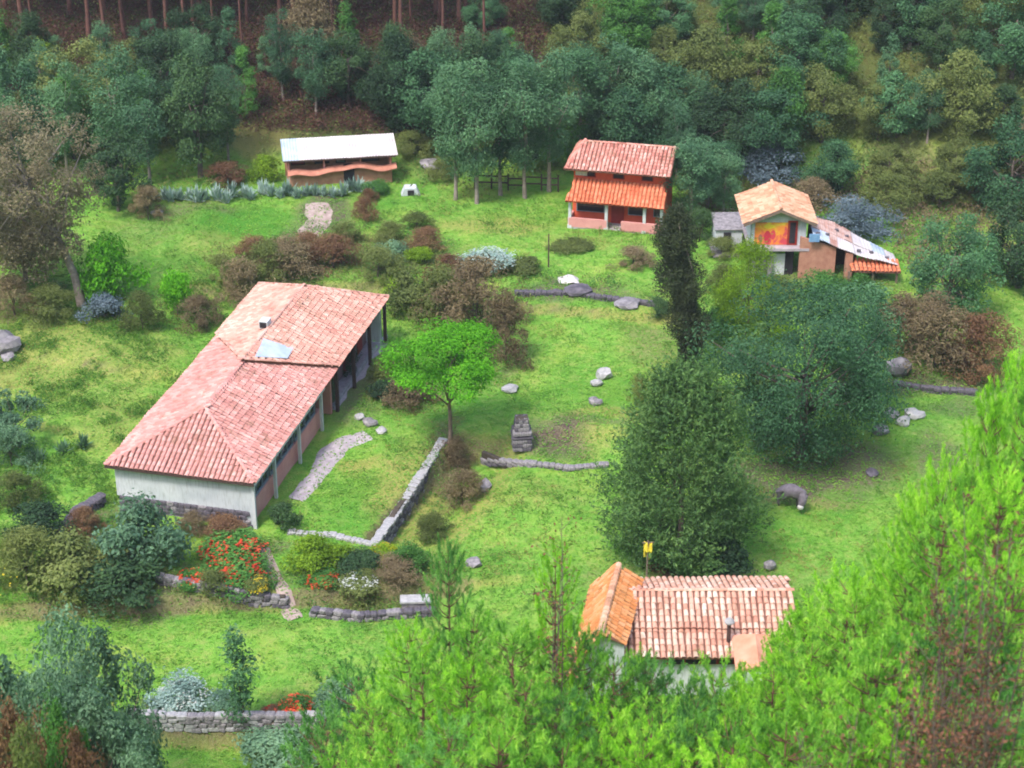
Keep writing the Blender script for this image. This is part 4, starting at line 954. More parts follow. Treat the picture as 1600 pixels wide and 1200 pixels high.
# red-barked trunks on the slope behind at the upper left
tk = [limbs(14, np.array([[0, 0, 14.], [.6, .2, 13]]), np.random.default_rng(i), .2, n=1, wig=.3).mesh('trunk', M_bark_r, True) for i in range(3)]
T_PINETOP = [crown_mesh('crown', 300 + i, 4.6, 16.5, 8.5, 40, 5200, .3, 'euc', clump=.4, aspect=.3)[0] for i in range(2)]
k = 0
def ordw(i):
    if i < 20: return ORD[i]
    t, o = divmod(i + 1, 10)
    return ['twenty-', 'thirty-', 'forty-'][t - 2] + ORD[o - 1] if o else ['twentieth', 'thirtieth', 'fortieth'][t - 2]
for ri, (Y, x0, x1, st) in enumerate([(162.5, -46, -3, 3.6), (166, -46, -2, 3.0), (170, -48, 0, 2.6)]):
    x = x0; c_ = 0
    while x < x1:
        xx = x + R.uniform(-.9, .9); yy = Y + R.uniform(-1.5, 1.5); z = float(hz(xx, yy)); k += 1; c_ += 1
        r = empty('tall_pine', (xx, yy, z - .1), R.uniform(0, 6), f"bare red-brown plantation trunk above the hut, {ordw(c_ - 1)} from the left in the {['front', 'middle', 'rear'][ri]} row", 'tree', 'red-barked pines of the upper plantation')
        sc = R.uniform(.4, 1.25); r.scale = (sc, sc, R.uniform(.9, 1.15)); link('trunk', tk[k % 3], r); link('crown', T_PINETOP[k % 2], r, L_forest); x += st * R.uniform(.4, 1.7)
for i, (px, pyb) in enumerate([(1378, 62), (1421, 75), (1470, 50), (1395, 40)]):
    p = G(px, pyb); r = empty('tall_pine', p, i, f'bare pale pine trunk on the upper hillside, {ORD[i]} of four scattered ones', 'tree', 'bare trunks high above the lean-to')
    link('trunk', tk[i % 3], r, M_bark_p if i == 1 else None); link('crown', T_PINETOP[i % 2], r, L_forest)

# ---- undergrowth on the slope and understorey (uncountable)
def scatter_leaves(name, n, fx, fy, hmax, size, mat, label, seed, aspect=.4, keep=None, tuft=10, spread=.35, up_=.5):
    rg = np.random.default_rng(seed); cx = rg.uniform(*fx, n); cy = rg.uniform(*fy, n)
    if keep is not None: k = keep(cx, cy, rg); cx, cy = cx[k], cy[k]
    n = len(cx); hh = hmax * rg.uniform(.3, 1, n)
    P = rg.normal(size=(n, tuft, 3)) * spread; P[..., 2] = rg.uniform(0, 1, (n, tuft)) * hh[:, None]
    pos = np.stack([cx[:, None] + P[..., 0], cy[:, None] + P[..., 1], P[..., 2]], -1).reshape(-1, 3); pos[:, 2] += hz(pos[:, 0], pos[:, 1])
    out = rg.normal(size=pos.shape); out /= np.linalg.norm(out, axis=1)[:, None]
    V, Q = leafquads(rg, pos, size, out, up_, aspect, .4); return tag(link(name, npmesh(name, V, Q, mat)), label, None, None, 'stuff')
L_brk = leafmat('leaf_bracken', (.035, .018, .014), (.10, .042, .032), (.19, .09, .06), .2)
scatter_leaves('undergrowth', 17000, (-50, 3), (152, 178), 1.3, .24, L_brk, 'reddish brown bracken between the plantation trunks', 5)
scatter_leaves('undergrowth', 6500, (-45, 52), (141, 176), 1.1, .3, L_olive, 'mixed green undergrowth filling the wooded slope', 6, keep=lambda x, y, r: (y > 143 + 3 * np.sin(x * .3)) & ((x > 0) | (r.uniform(size=len(x)) < .35)) & ~((x > -19) & (x < -9) & (y < 150)))
scatter_leaves('undergrowth', 3200, (14, 50), (126, 146), 1.0, .26, L_brown, 'brown and green scrub around the lean-to', 7, keep=lambda x, y, r: (x > 29) | (y > 138))
# short rough grass: uneven tufts over the meadow
def grasskeep(x, y, r):
    a = np.stack([x, y], 1); loc = np.array([[(px_ - A0.x) * LA.y - (py2 - A0.y) * LA.x, (px_ - A0.x) * LA.x + (py2 - A0.y) * LA.y] for px_, py2 in a])
    inh = (loc[:, 0] > -9) & (loc[:, 0] < .6) & (loc[:, 1] > -.2) & (loc[:, 1] < 25.5)
    return ~inh
scatter_leaves('meadow_grass', 26000, (-32, 36), (68, 145), .16, .2, leafmat('grass_blade', (.10, .26, .03), (.19, .41, .05), (.36, .48, .09), .25), 'short uneven grass of the pasture', 8, aspect=.3, keep=grasskeep, tuft=6, spread=.3, up_=2.2)

# rough clumps in the grass and mixed low growth in the beds and on the banks
def nmask(x, y, sc, th, seed): return vnoise(x, y, sc, seed) + .5 * vnoise(x, y, sc * .4, seed + 2) > th
L_tus = leafmat('tussock', (.04, .13, .015), (.10, .24, .03), (.24, .36, .07), .25); L_tuy = leafmat('tussock_dry', (.13, .13, .03), (.27, .26, .07), (.42, .38, .14), .2)
scatter_leaves('rough_grass', 16000, (-34, 30), (70, 144), .36, .2, L_tus, 'darker tufts of rough grass scattered over the pasture', 12, aspect=.2, keep=lambda x, y, r: grasskeep(x, y, r) & nmask(x, y, 2.4, .12, .7), tuft=9, spread=.2, up_=.6)
scatter_leaves('rough_grass', 9000, (-34, 30), (70, 144), .28, .2, L_tuy, 'yellowish seeding tufts scattered over the pasture', 13, aspect=.2, keep=lambda x, y, r: grasskeep(x, y, r) & nmask(x, y, 3.1, .35, 3.1), tuft=9, spread=.18, up_=.6)
scatter_leaves('rough_grass', 9000, (-38, -19), (84, 124), .55, .22, L_tus, 'tall weeds on the far meadow beside the long house', 14, aspect=.24, keep=lambda x, y, r: grasskeep(x, y, r) & nmask(x, y, 1.6, .1, 5.), tuft=10, spread=.2, up_=.5)
def beds(name, ells, dens, hmax, size, mat, label, seed, aspect=.4):
    rg = np.random.default_rng(seed); cx = []; cy = []
    for px, py, rx, ry in ells:
        c = G(px, py); m_ = mpp(c); a = rx * m_; b_ = ry * m_ / math.sin(depr(c)); n_ = int(PI * a * b_ * dens)
        r = np.sqrt(rg.uniform(0, 1, n_)); t = rg.uniform(0, 2 * PI, n_); cx.append(c[0] + a * r * np.cos(t)); cy.append(c[1] + b_ * r * np.sin(t))
    cx = np.concatenate(cx); cy = np.concatenate(cy); k = grasskeep(cx, cy, None); cx, cy = cx[k], cy[k]; n_ = len(cx); hh = hmax * rg.uniform(.3, 1, n_) ** 1.3
    P = rg.normal(size=(n_, 14, 3)) * .22; P[..., 2] = rg.uniform(0, 1, (n_, 14)) * hh[:, None]
    pos = np.stack([cx[:, None] + P[..., 0], cy[:, None] + P[..., 1], P[..., 2]], -1).reshape(-1, 3); pos[:, 2] += hz(pos[:, 0], pos[:, 1])
    o_ = rg.normal(size=pos.shape); o_ /= np.linalg.norm(o_, axis=1)[:, None]; V, Q = leafquads(rg, pos, size, o_, .4, aspect, .5)
    return tag(link(name, npmesh(name, V, Q, mat)), label, None, None, 'stuff')
BED = [(340, 900, 110, 34), (580, 900, 120, 44), (120, 900, 130, 50), (510, 405, 190, 34), (740, 490, 90, 70), (1460, 560, 110, 36), (600, 950, 90, 16), (330, 1125, 130, 12)]
BANK = [(560, 385, 150, 30), (420, 440, 80, 30), (240, 490, 110, 26), (640, 620, 60, 30), (690, 760, 40, 60), (900, 440, 90, 14), (1150, 500, 60, 60), (1260, 440, 120, 20), (1240, 700, 110, 30), (60, 460, 80, 30), (130, 830, 60, 40), (560, 590, 40, 50), (40, 780, 70, 90), (1370, 330, 120, 70), (660, 260, 60, 30), (350, 290, 110, 16)]
beds('undergrowth', BED, 2.6, .7, .17, L_olive, 'mixed olive growth filling the flower beds and banks', 41)
beds('undergrowth', BED + BANK[:9], 1.8, .55, .15, L_brown, 'brown scrubby growth on the banks and beds', 42, .25)
beds('undergrowth', BANK + BED[:3], 1.8, .6, .17, L_mid, 'green weeds on the banks', 43)
beds('undergrowth', BANK[:5] + [BED[3], BED[4]], 1.2, .5, .15, L_rust, 'reddish scrub on the bank above the long roof', 44, .3)

# ---- single trees
def tree(px, pyb, pyt, wpx, mat, label, shape, nl, leaf, z0f, ncl=60, bark=M_bark, r0=.2, seed=1, name='tree', lean=(0, 0), clump=.26, **k):
    p = G(px, pyb); h = zat(pyt, p.y) - p.z; w = wpx * mpp(p)
    cm, C, cr = crown_mesh('crown', seed, w, h, h * z0f, ncl, nl, leaf, shape, clump=clump, **k)
    root = empty(name, p, 0, label, 'tree'); t = limbs(h * (z0f + (1 - z0f) * .55), C, np.random.default_rng(seed), r0, lean, n=min(22, ncl // 3))
    link('trunk', t.mesh('trunk', bark, True), root); link('crown', cm, root, mat); return root, cm, w, h
# bright umbrella tree
tree(703, 700, 516, 160, L_bright, 'bright green umbrella-crowned tree at the corner of the lawn', 'umbrella', 26000, .16, .44, 44, M_wood, .15, 11, 'umbrella_tree', clump=.3, lean=(-.1, 0), flatten=.55, up=.6)
# big round dark tree
tree(1250, 712, 446, 255, L_round, 'large rounded dark teal tree shading the donkey', 'round', 38000, .18, .02, 92, M_bark, .35, 12, 'round_tree', clump=.27, inner=.6)
tree(1330, 640, 452, 120, L_blue, 'smaller blue-green tree pressed against the large round tree', 'euc', 10000, .2, .1, 50, M_bark, .2, 13, 'round_tree', clump=.3)
tree(1180, 660, 500, 110, L_cyp, 'dull green tree filling the near side of the round tree', 'round', 9000, .19, .05, 44, M_bark, .2, 14, 'round_tree', clump=.3)
# cypress : dense outward and upward sprays
p = G(1060, 872); h = zat(582, p.y) - p.z; w = 224 * mpp(p); rg = np.random.default_rng(21); N = 3700
t_ = rg.uniform(0, 1, N) ** 1.15; rad = w / 2 * np.interp(t_, [0, .08, .25, .5, .75, .9, 1], [.55, .84, 1, .90, .66, .42, .08]) * rg.uniform(.35, 1.0, N) ** .6; th = rg.uniform(0, 2 * PI, N)
rad *= 1 + .20 * np.sin(th * 4 + t_ * 9) + .10 * np.sin(th * 7 - t_ * 17) - .12
base = np.stack([np.cos(th) * rad, np.sin(th) * rad, t_ * h * .96], 1); dirv = np.stack([np.cos(th) * .75, np.sin(th) * .75, .55 + .5 * t_], 1); dirv += rg.normal(size=(N, 3)) * .32; dirv /= np.linalg.norm(dirv, axis=1)[:, None]
n1 = 15; s_ = rg.uniform(0, 1, (N, n1)); L_s = rg.uniform(.5, 2.0, (N, 1)); pos = base[:, None] + dirv[:, None] * (s_ * L_s)[..., None] + rg.normal(size=(N, n1, 3)) * (.17 * (1.1 - s_))[..., None]
pos = pos.reshape(-1, 3); out = np.repeat(dirv, n1, 0); V, Q = leafquads(rg, pos, .23, out, .1, .36, .25, .2)
root = empty('cypress_tree', p, 0, 'broad feathery dark cypress above the pale striped roof', 'tree'); link('crown', npmesh('crown', V, Q), root, L_cyp)
link('trunk', limbs(h * .55, base[:10] * np.array([.4, .4, .6]), rg, .2, n=8).mesh('trunk', M_bark, True), root)
# narrow dark drooping tree
p = G(1076, 590); h = zat(318, p.y) - p.z; N = 3400; t_ = rg.uniform(.06, 1, N); rad = np.interp(t_, [0, .2, .5, .8, 1], [.7, 1.0, 1.35, 1.5, .5]) * rg.uniform(.15, 1, N) * (1 + .35 * np.sin(t_ * 23)); th = rg.uniform(0, 2 * PI, N)
lx = -1.15 * t_ + .3 * np.sin(t_ * 6); base = np.stack([np.cos(th) * rad + lx, np.sin(th) * rad, t_ * h], 1); n1 = 12; s_ = rg.uniform(0, 1, (N, n1)); pos = base[:, None] + np.array([0, 0, -1.]) * (s_ * .8)[..., None] + rg.normal(size=(N, n1, 3)) * .11
pos = pos.reshape(-1, 3); V, Q = leafquads(rg, pos, .2, rg.normal(size=pos.shape) * .4 + np.array([0, 0, -.6]), 0, .3, .3, .2)
root = empty('drooping_tree', p, 0, 'tall narrow blackish drooping tree beside the open pasture', 'tree'); link('crown', npmesh('crown', V, Q), root, L_thin)
link('trunk', limbs(h * .95, base[:40], rg, .2, (-1.1, 0), n=24).mesh('trunk', M_bark, True), root)
# leaning tree at the far side
p = G(128, 478); root = empty('leaning_tree', p, 0, 'big brownish tree on a pale leaning trunk at the pasture edge', 'tree')
h = zat(135, p.y) - p.z; cm, C, cr = crown_mesh('crown', 31, 9.5, h, h * .16, 110, 30000, .22, 'round', clump=.24, aspect=.4, inner=.35)
off = Vector((-3.2, 0, 0)); C2 = C + np.array([off.x, 0, 0]); link('crown', cm, root, L_leaning, Matrix.Translation(off))
link('trunk', limbs(h * .66, C2, np.random.default_rng(3), .32, (-3.1, 0), n=26, wig=.3).mesh('trunk', M_bark_p, True), root)
tree(40, 440, 250, 150, L_brown, 'lower brown bushy tree under the leaning tree', 'round', 9000, .22, .05, 46, M_bark, .18, 32, 'bushy_tree')
tree(185, 330, 200, 90, L_forest, 'dark tree between the leaning tree and the agave hedge', 'round', 8000, .22, .05, 40, M_bark, .15, 33, 'bushy_tree')
tree(1166, 525, 380, 122, L_lime, 'small yellow-green pine in front of the mural cabin', 'cone', 14000, .2, .05, 60, M_wood, .1, 34, 'young_pine', clump=.34, aspect=.25, up=.1)
tree(1478, 500, 330, 125, L_round, 'rounded blue-green tree below the end of the lean-to', 'round', 14000, .2, .03, 60, M_bark, .2, 35, 'round_tree', clump=.28)
tree(1575, 330, 190, 130, L_round, 'dark teal tree on the hillside at the edge of the view', 'round', 12000, .24, .05, 60, M_bark, .2, 36, 'round_tree', clump=.28)
tree(1590, 450, 300, 130, L_forest, 'dark tree beside the rounded blue-green tree at the view edge', 'round', 12000, .24, .05, 60, M_bark, .2, 37, 'round_tree', clump=.28)
tree(1400, 215, 118, 90, L_round, 'small round dark tree on the open part of the hillside', 'round', 9000, .22, .05, 50, M_bark, .15, 38, 'round_tree', clump=.28)
tree(380, 1135, 985, 60, L_round, 'thin grey-green sapling on the lower lawn wall', 'column', 1700, .2, .05, 26, M_bark, .05, 39, 'sapling', clump=.5, aspect=.5)
tree(30, 700, 610, 70, L_teal, 'small teal tree at the meadow edge', 'round', 4000, .17, .1, 26, M_bark, .1, 40, 'bushy_tree')

# ---- shrubs, one by one
for a in [
    (170, 472, 92, 100, L_bright, 'rounded vivid green shrub beside the leaning trunk'),
    (275, 500, 54, 82, L_bright, 'narrow vivid green shrub near the long roof'),
    (160, 508, 66, 44, L_bluebush, 'low blue-grey bush at the foot of the leaning trunk'),
    (220, 525, 70, 70, L_olive, 'grey-olive bush between the two vivid green shrubs', 'scrub'),
    (310, 520, 70, 60, L_brown, 'brown bush against the upper eave of the long house', 'scrub'),
    (375, 480, 80, 80, L_brown, 'dry brown bush behind the long roof', 'scrub'),
    (420, 455, 90, 70, L_olive, 'olive bush at the far hip of the long roof', 'scrub'),
    (395, 420, 70, 50, L_rust, 'reddish bush on the bank above the long roof', 'scrub'),
    (455, 435, 110, 66, L_brown, 'dark brown bush on the bank beside the rust-red one', 'scrub'),
    (520, 425, 90, 60, L_rust, 'rust-red bush on the bank above the far hip', 'scrub'),
    (590, 440, 90, 55, L_olive, 'olive bush on the bank between rust-red and lime bushes', 'scrub'),
    (570, 350, 50, 45, L_rust, 'rusty bush beside the worn earth track', 'scrub'),
    (610, 385, 60, 40, L_olive, 'olive bush below the rusty one by the track', 'scrub'),
    (540, 385, 60, 40, L_olive, 'low olive bush in the worn earth track', 'scrub'),
    (662, 400, 70, 46, L_rust, 'rounded rusty bush on the green slope', 'scrub'),
    (612, 412, 50, 38, L_teal, 'small grey-teal bush beside the lime bush'),
    (655, 418, 44, 30, L_lime, 'small lime bush under the rounded rusty bush'),
    (700, 470, 80, 60, L_rust, 'rusty bush at the top of the brown thicket', 'scrub'),
    (745, 525, 140, 125, L_brown, 'large brown thicket behind the bright tree', 'scrub'),
    (790, 575, 84, 125, L_brown, 'tall brown thicket edging the open pasture', 'scrub'),
    (695, 505, 110, 90, L_olive, 'olive-brown thicket in the middle of the bushes behind the bright tree', 'scrub'),
    (645, 495, 84, 74, L_olive, 'yellow-olive bush by the far corner of the long roof'),
    (618, 470, 44, 34, L_lime, 'lime bush touching the far corner of the long roof'),
    (610, 600, 50, 50, L_olive, 'mossy yellow bush beside the bright tree crown'),
    (640, 640, 90, 50, L_brown, 'dark bush under the bright tree crown', 'scrub'),
    (600, 630, 50, 36, L_forest, 'dark green bush at the top of the lawn path'),
    (545, 590, 40, 60, L_forest, 'dark green bush between the wing and the walk', 'scrub'),
    (515, 640, 30, 60, L_teal, 'grey-green climber at the end of the veranda', 'scrub'),
    (760, 430, 90, 36, L_silver, 'silvery bush on the slope above the brown thicket'),
    (990, 420, 70, 34, L_brown, 'grey-brown bush beside the drooping tree on the slope', 'scrub'),
    (1030, 505, 36, 30, L_forest, 'small dark bush at the foot of the slope by the drooping tree'),
    (1130, 470, 60, 60, L_olive, 'olive bush between the drooping tree and small pine', 'scrub'),
    (1130, 540, 70, 60, L_mid, 'green bush below the small yellow-green pine'),
    (1215, 470, 60, 40, L_olive, 'olive bush below the brick wall of the cabin', 'scrub'),
    (1290, 465, 70, 36, L_mid, 'mid-green bush under the lean-to wall'),
    (1345, 475, 60, 40, L_mid, 'mid-green bush between lean-to and blue-green tree'),
    (1405, 560, 110, 105, L_brown, 'brown thicket, the part nearest the round tree', 'scrub'),
    (1465, 582, 140, 125, L_brown, 'brown thicket, its middle and tallest part', 'scrub'),
    (1535, 595, 120, 105, L_rust, 'reddish end of the brown thicket', 'scrub'),
    (1440, 520, 90, 50, L_olive, 'olive bush behind the brown thicket', 'scrub'),
    (1340, 370, 130, 60, L_bluebush, 'large slate-grey bush behind the tin sheets', 'scrub'),
    (1270, 330, 90, 50, L_brown, 'brown bush against the cabin roof', 'scrub'),
    (1200, 290, 130, 70, L_bluebush, 'wide slate-grey bush rising behind the cabin gable', 'scrub'),
    (1390, 330, 100, 60, L_olive, 'olive bush on the hillside above the slate-grey bush', 'scrub'),
    (1470, 330, 110, 60, L_olive, 'olive bush on the hillside above the blue-green tree', 'scrub'),
    (1200, 640, 100, 60, L_rust, 'rust-brown bush between the cypress and the round tree', 'scrub'),
    (1180, 700, 80, 60, L_forest, 'dark bush low between the cypress and the donkey'),
    (1120, 900, 110, 60, L_forest, 'dark bush at the foot of the cypress'),
    (1035, 905, 60, 34, L_rust, 'dark red bush at the foot of the cypress', 'scrub'),
    (224, 900, 132, 112, L_teal, 'big grey-teal bush in front of the white end wall'),
    (120, 930, 130, 90, L_olive, 'olive bush in the hedge beside the big teal bush'),
    (40, 930, 130, 100, L_olive, 'olive bush with sparse yellow flowers at the end of the hedge', 'scrub', L_yel, 'shrub', 'shrub', None, 50),
    (180, 950, 130, 60, L_forest, 'dark hedge bush under the big teal bush'),
    (60, 850, 90, 60, L_forest, 'dark bush on the meadow below the long roof'),
    (15, 740, 90, 70, L_teal, 'grey-teal bush on the meadow at the view edge', 'scrub'),
    (25, 800, 80, 60, L_olive, 'olive bush on the meadow under the grey-teal one', 'scrub'),
    (130, 845, 60, 50, L_rust, 'rust-brown bush at the tumbled dark wall', 'scrub'),
    (350, 850, 90, 40, L_rust, 'dark purple-brown bush against the stone plinth', 'scrub'),
    (300, 840, 60, 36, L_brown, 'brown bush at the foot of the white wall', 'scrub'),
    (440, 835, 50, 44, L_forest, 'dark green bush at the house corner by the path'),
    (362, 884, 112, 40, L_mid, 'wide bush topped with red flowers under the plinth', 'bush', L_red, 'shrub', 'shrub', None, 620, .16),
    (375, 918, 90, 34, L_mid, 'second red-flowered bush lower down by the earth path', 'bush', L_red, 'shrub', 'shrub', None, 480, .16),
    (300, 925, 60, 30, L_mid, 'green bush with a few red flowers beside the big teal bush', 'bush', L_red),
    (330, 940, 50, 34, L_olive, 'olive bush hanging over the garden wall', 'bush'),
    (400, 950, 46, 30, L_olive, 'yellow-flowered bush hanging over the wall at the path', 'bush', L_yel),
    (497, 898, 92, 56, L_lime, 'yellow-green rounded shrub under the lawn'),
    (560, 905, 70, 40, L_forest, 'dark bush beside the yellow-green rounded shrub'),
    (600, 885, 56, 32, L_lime, 'small yellow bush near the bottom corner of the lawn', 'bush', L_yel),
    (505, 925, 60, 26, L_mid, 'low bush dotted with red flowers by the path', 'bush', L_red),
    (620, 930, 90, 44, L_brown, 'purplish brown bush above the pale concrete slab', 'scrub'),
    (640, 900, 60, 50, L_mid, 'green bush against the pines near the lawn', 'bush'),
    (560, 950, 70, 30, L_olive, 'olive bush on the garden wall below the yellow shrub', 'bush', L_wht),
    (722, 800, 76, 70, L_brown, 'purplish bush hugging the dark retaining wall', 'scrub'),
    (676, 850, 70, 50, L_olive, 'greenish bush at the bottom of the retaining wall', 'scrub'),
    (715, 740, 50, 60, L_brown, 'brown bush at the foot of the bright tree', 'scrub'),
    (280, 1118, 100, 44, L_silver, 'white-flowered bush on the bottom wall', 'bush', L_wht),
    (345, 1122, 70, 26, L_teal, 'grey-green bush spilling over the bottom wall'),
    (462, 1126, 60, 34, L_mid, 'small bush with vivid red flowers on the bottom wall', 'bush', L_red, 'shrub', 'shrub', None, 500, .16),
    (425, 1130, 40, 24, L_rust, 'small pinkish bush beside the vivid red flowers', 'bush', L_red),
    (420, 1205, 130, 46, L_teal, 'grey-green bush below the bottom wall'),
    (530, 1160, 80, 70, L_teal, 'grey-green bush at the end of the bottom wall'),
    (230, 350, 60, 60, L_brown, 'brown bush at the end of the dark pasture', 'scrub'),
    (350, 290, 80, 36, L_rust, 'dark purple bush between the pasture and the wood', 'scrub'),
    (415, 285, 50, 44, L_lime, 'yellow-green bush beside the white-roofed hut'),
    (590, 308, 50, 26, L_mid, 'fresh green bush below the hut door'),
    (645, 250, 70, 44, L_olive, 'olive bush at the end of the hut', 'scrub'),
    (690, 285, 60, 34, L_olive, 'olive bush between the hut and the eucalypts', 'scrub'),
    (50, 95, 90, 26, L_lime, 'yellow-green bush high on the plantation edge'),
    (895, 395, 70, 14, L_olive, 'low olive clump in the grass below the two-storey house'),
    (820, 430, 60, 26, L_olive, 'olive bush on the long low wall'),
    (1128, 405, 70, 34, L_olive, 'olive bush in front of the small white annexe', 'scrub'),
    (1095, 385, 60, 60, L_forest, 'dark bush between the two-storey house and the annexe', 'scrub'),
    (20, 500, 90, 70, L_brown, 'brown bush behind the big violet-grey boulder', 'scrub'),
    (80, 505, 90, 60, L_olive, 'olive bush on the bank under the leaning tree', 'scrub'),
    (20, 400, 90, 90, L_olive, 'tall olive bush at the view edge under the leaning tree', 'scrub'),
    (345, 445, 60, 50, L_olive, 'olive bush on the dark pasture behind the long roof', 'scrub'),
    (650, 365, 60, 34, L_olive, 'olive bush between the worn track and the rusty bush', 'scrub'),
    (480, 400, 60, 40, L_rust, 'reddish bush on the bank below the worn track', 'scrub'),
    (1000, 640, 40, 60, L_olive, 'dry olive bush between the pale boulders and the cypress', 'scrub'),
    (575, 320, 34, 26, L_rust, 'small orange-brown bush below the hut', 'scrub')]:
    shrub(*a)
# agave hedge in front of the hut and other sword-leaved plants
na = 0
for i in range(26):
    px = 240 + i * 14 + R.uniform(-4, 4); py = 312 - (3 if px > 400 else 0) + R.uniform(-5, 5) - (6 if px > 470 else 0)
    p = G(px, py); r = empty('agave', p, R.uniform(0, 6), f'silver-green agave in the hedge below the hut, {["" ,"twenty-"][i>=20]}{ORD[i] if i<20 else ORD[i-20]} from its left end', 'agave', 'agaves in the hedge below the white-roofed hut')
    s = R.uniform(1.0, 1.5); r.scale = (s, s, s); link('leaves', T_AG[i % 3], r, L_silver)
for i, (px, py, s, lab) in enumerate([(130, 700, 1.1, 'pale sword-leaved plant in the meadow near the long eave'), (100, 710, 1.1, 'pale sword-leaved plant beside its twin in the meadow'), (60, 725, 1.2, 'sword-leaved plant at the lower meadow edge'),
        (740, 420, 1.3, 'silver agave on the slope, end of the silvery bush'), (775, 425, 1.2, 'silver agave on the slope, beside the silvery bush'), (20, 690, 1.3, 'grey sword-leaved plant at the view edge')]):
    p = G(px, py); r = empty('agave', p, i, lab, 'agave'); r.scale = (s, s, s); link('leaves', T_AG[i % 3], r, L_silver if i in (3, 4) else L_teal)

# ------------------------------------------------------------------ near slope pines (patula): drooping lime needles
def pine_mesh(seed, H, W2, dens=1.0, zmin=.3):
    rg = np.random.default_rng(seed); tb = MB(); bases = []; dirs = []; lens = []
    tb.tube([(0, 0, -.4), (.05, 0, H * .4), (0, .06, H * .8), (0, 0, H + .5)], [H * .016, H * .012, H * .005, .015], 6)
    z = H * zmin
    while z < H:
        f = (z - H * zmin) / (H * (1 - zmin)); nb = rg.integers(4, 7); a0 = rg.uniform(0, 6.28)
        for b_i in range(nb):
            a = a0 + b_i * 2 * PI / nb + rg.normal() * .2; L = W2 * (1 - f) ** .62 * rg.uniform(.6, 1.2) + .35
            pts = []
            for t in (0, .33, .66, 1.0): pts.append(np.array([math.cos(a) * L * t, math.sin(a) * L * t, z + L * (.18 * t + .45 * t * t)]))
            tb.tube([tuple(q) for q in pts], [.035, .028, .02, .01], 4)
            ns = max(2, int(L / .42 * dens))
            for s in range(ns):
                t = 1 - .72 * s / ns; k = min(2, int(t * 3)); q = pts[k] + (pts[k + 1] - pts[k]) * (t * 3 - k) if t < 1 else pts[3]
                dv = pts[3] - pts[2]; dv = dv / np.linalg.norm(dv); sd_ = rg.normal(size=3) * .55; dd = dv * .8 + sd_ * (s > 0) + np.array([0, 0, .45]); dd /= np.linalg.norm(dd)
                bases.append(q); dirs.append(dd); lens.append(rg.uniform(.5, .9))
        z += rg.uniform(.55, .95) * (1.15 - .4 * f)
    bases.append(np.array([0, 0, H - .3])); dirs.append(np.array([0, 0, 1.])); lens.append(.8)
    Bs, Ds, Ls = np.array(bases), np.array(dirs), np.array(lens); n = len(Bs); k = 46
    t = rg.uniform(.05, 1, (n, k, 1)); o = Bs[:, None] + Ds[:, None] * t * Ls[:, None, None]
    rn = rg.normal(size=(n, k, 3)); rn -= Ds[:, None] * (rn * Ds[:, None]).sum(2)[..., None]; rn /= np.linalg.norm(rn, axis=2)[..., None]
    d1 = Ds[:, None] * .75 + rn * .55 + np.array([0, 0, .05]); nl = rg.uniform(.38, .62, (n, k, 1)); p1 = o + (d1 * .9 + np.array([0, 0, .1])) * nl * .42; p2 = p1 + (d1 * .55 + np.array([0, 0, -.85])) * nl * .62
    wv = np.cross(d1, rg.normal(size=(n, k, 3))); wv /= np.linalg.norm(wv, axis=2)[..., None]; wv *= .015
    V = np.stack([o - wv * .6, o + wv * .6, p1 + wv, p1 - wv, p2], 2).reshape(-1, 3); m5 = np.arange(n * k) * 5
    Q = np.stack([m5, m5 + 1, m5 + 2, m5 + 3], 1); T3 = np.stack([m5 + 3, m5 + 2, m5 + 4], 1)
    return npmesh('needles', V, [Q, T3]), tb.mesh('trunk', M_bark_r, True), H
PINES = [pine_mesh(400 + i, 8.5, 2.3) for i in range(4)] + [pine_mesh(420 + i, 15.0, 2.7, 1., .38) for i in range(3)] + [pine_mesh(410 + i, 5.0, 1.3, 1.1, .1) for i in range(2)]
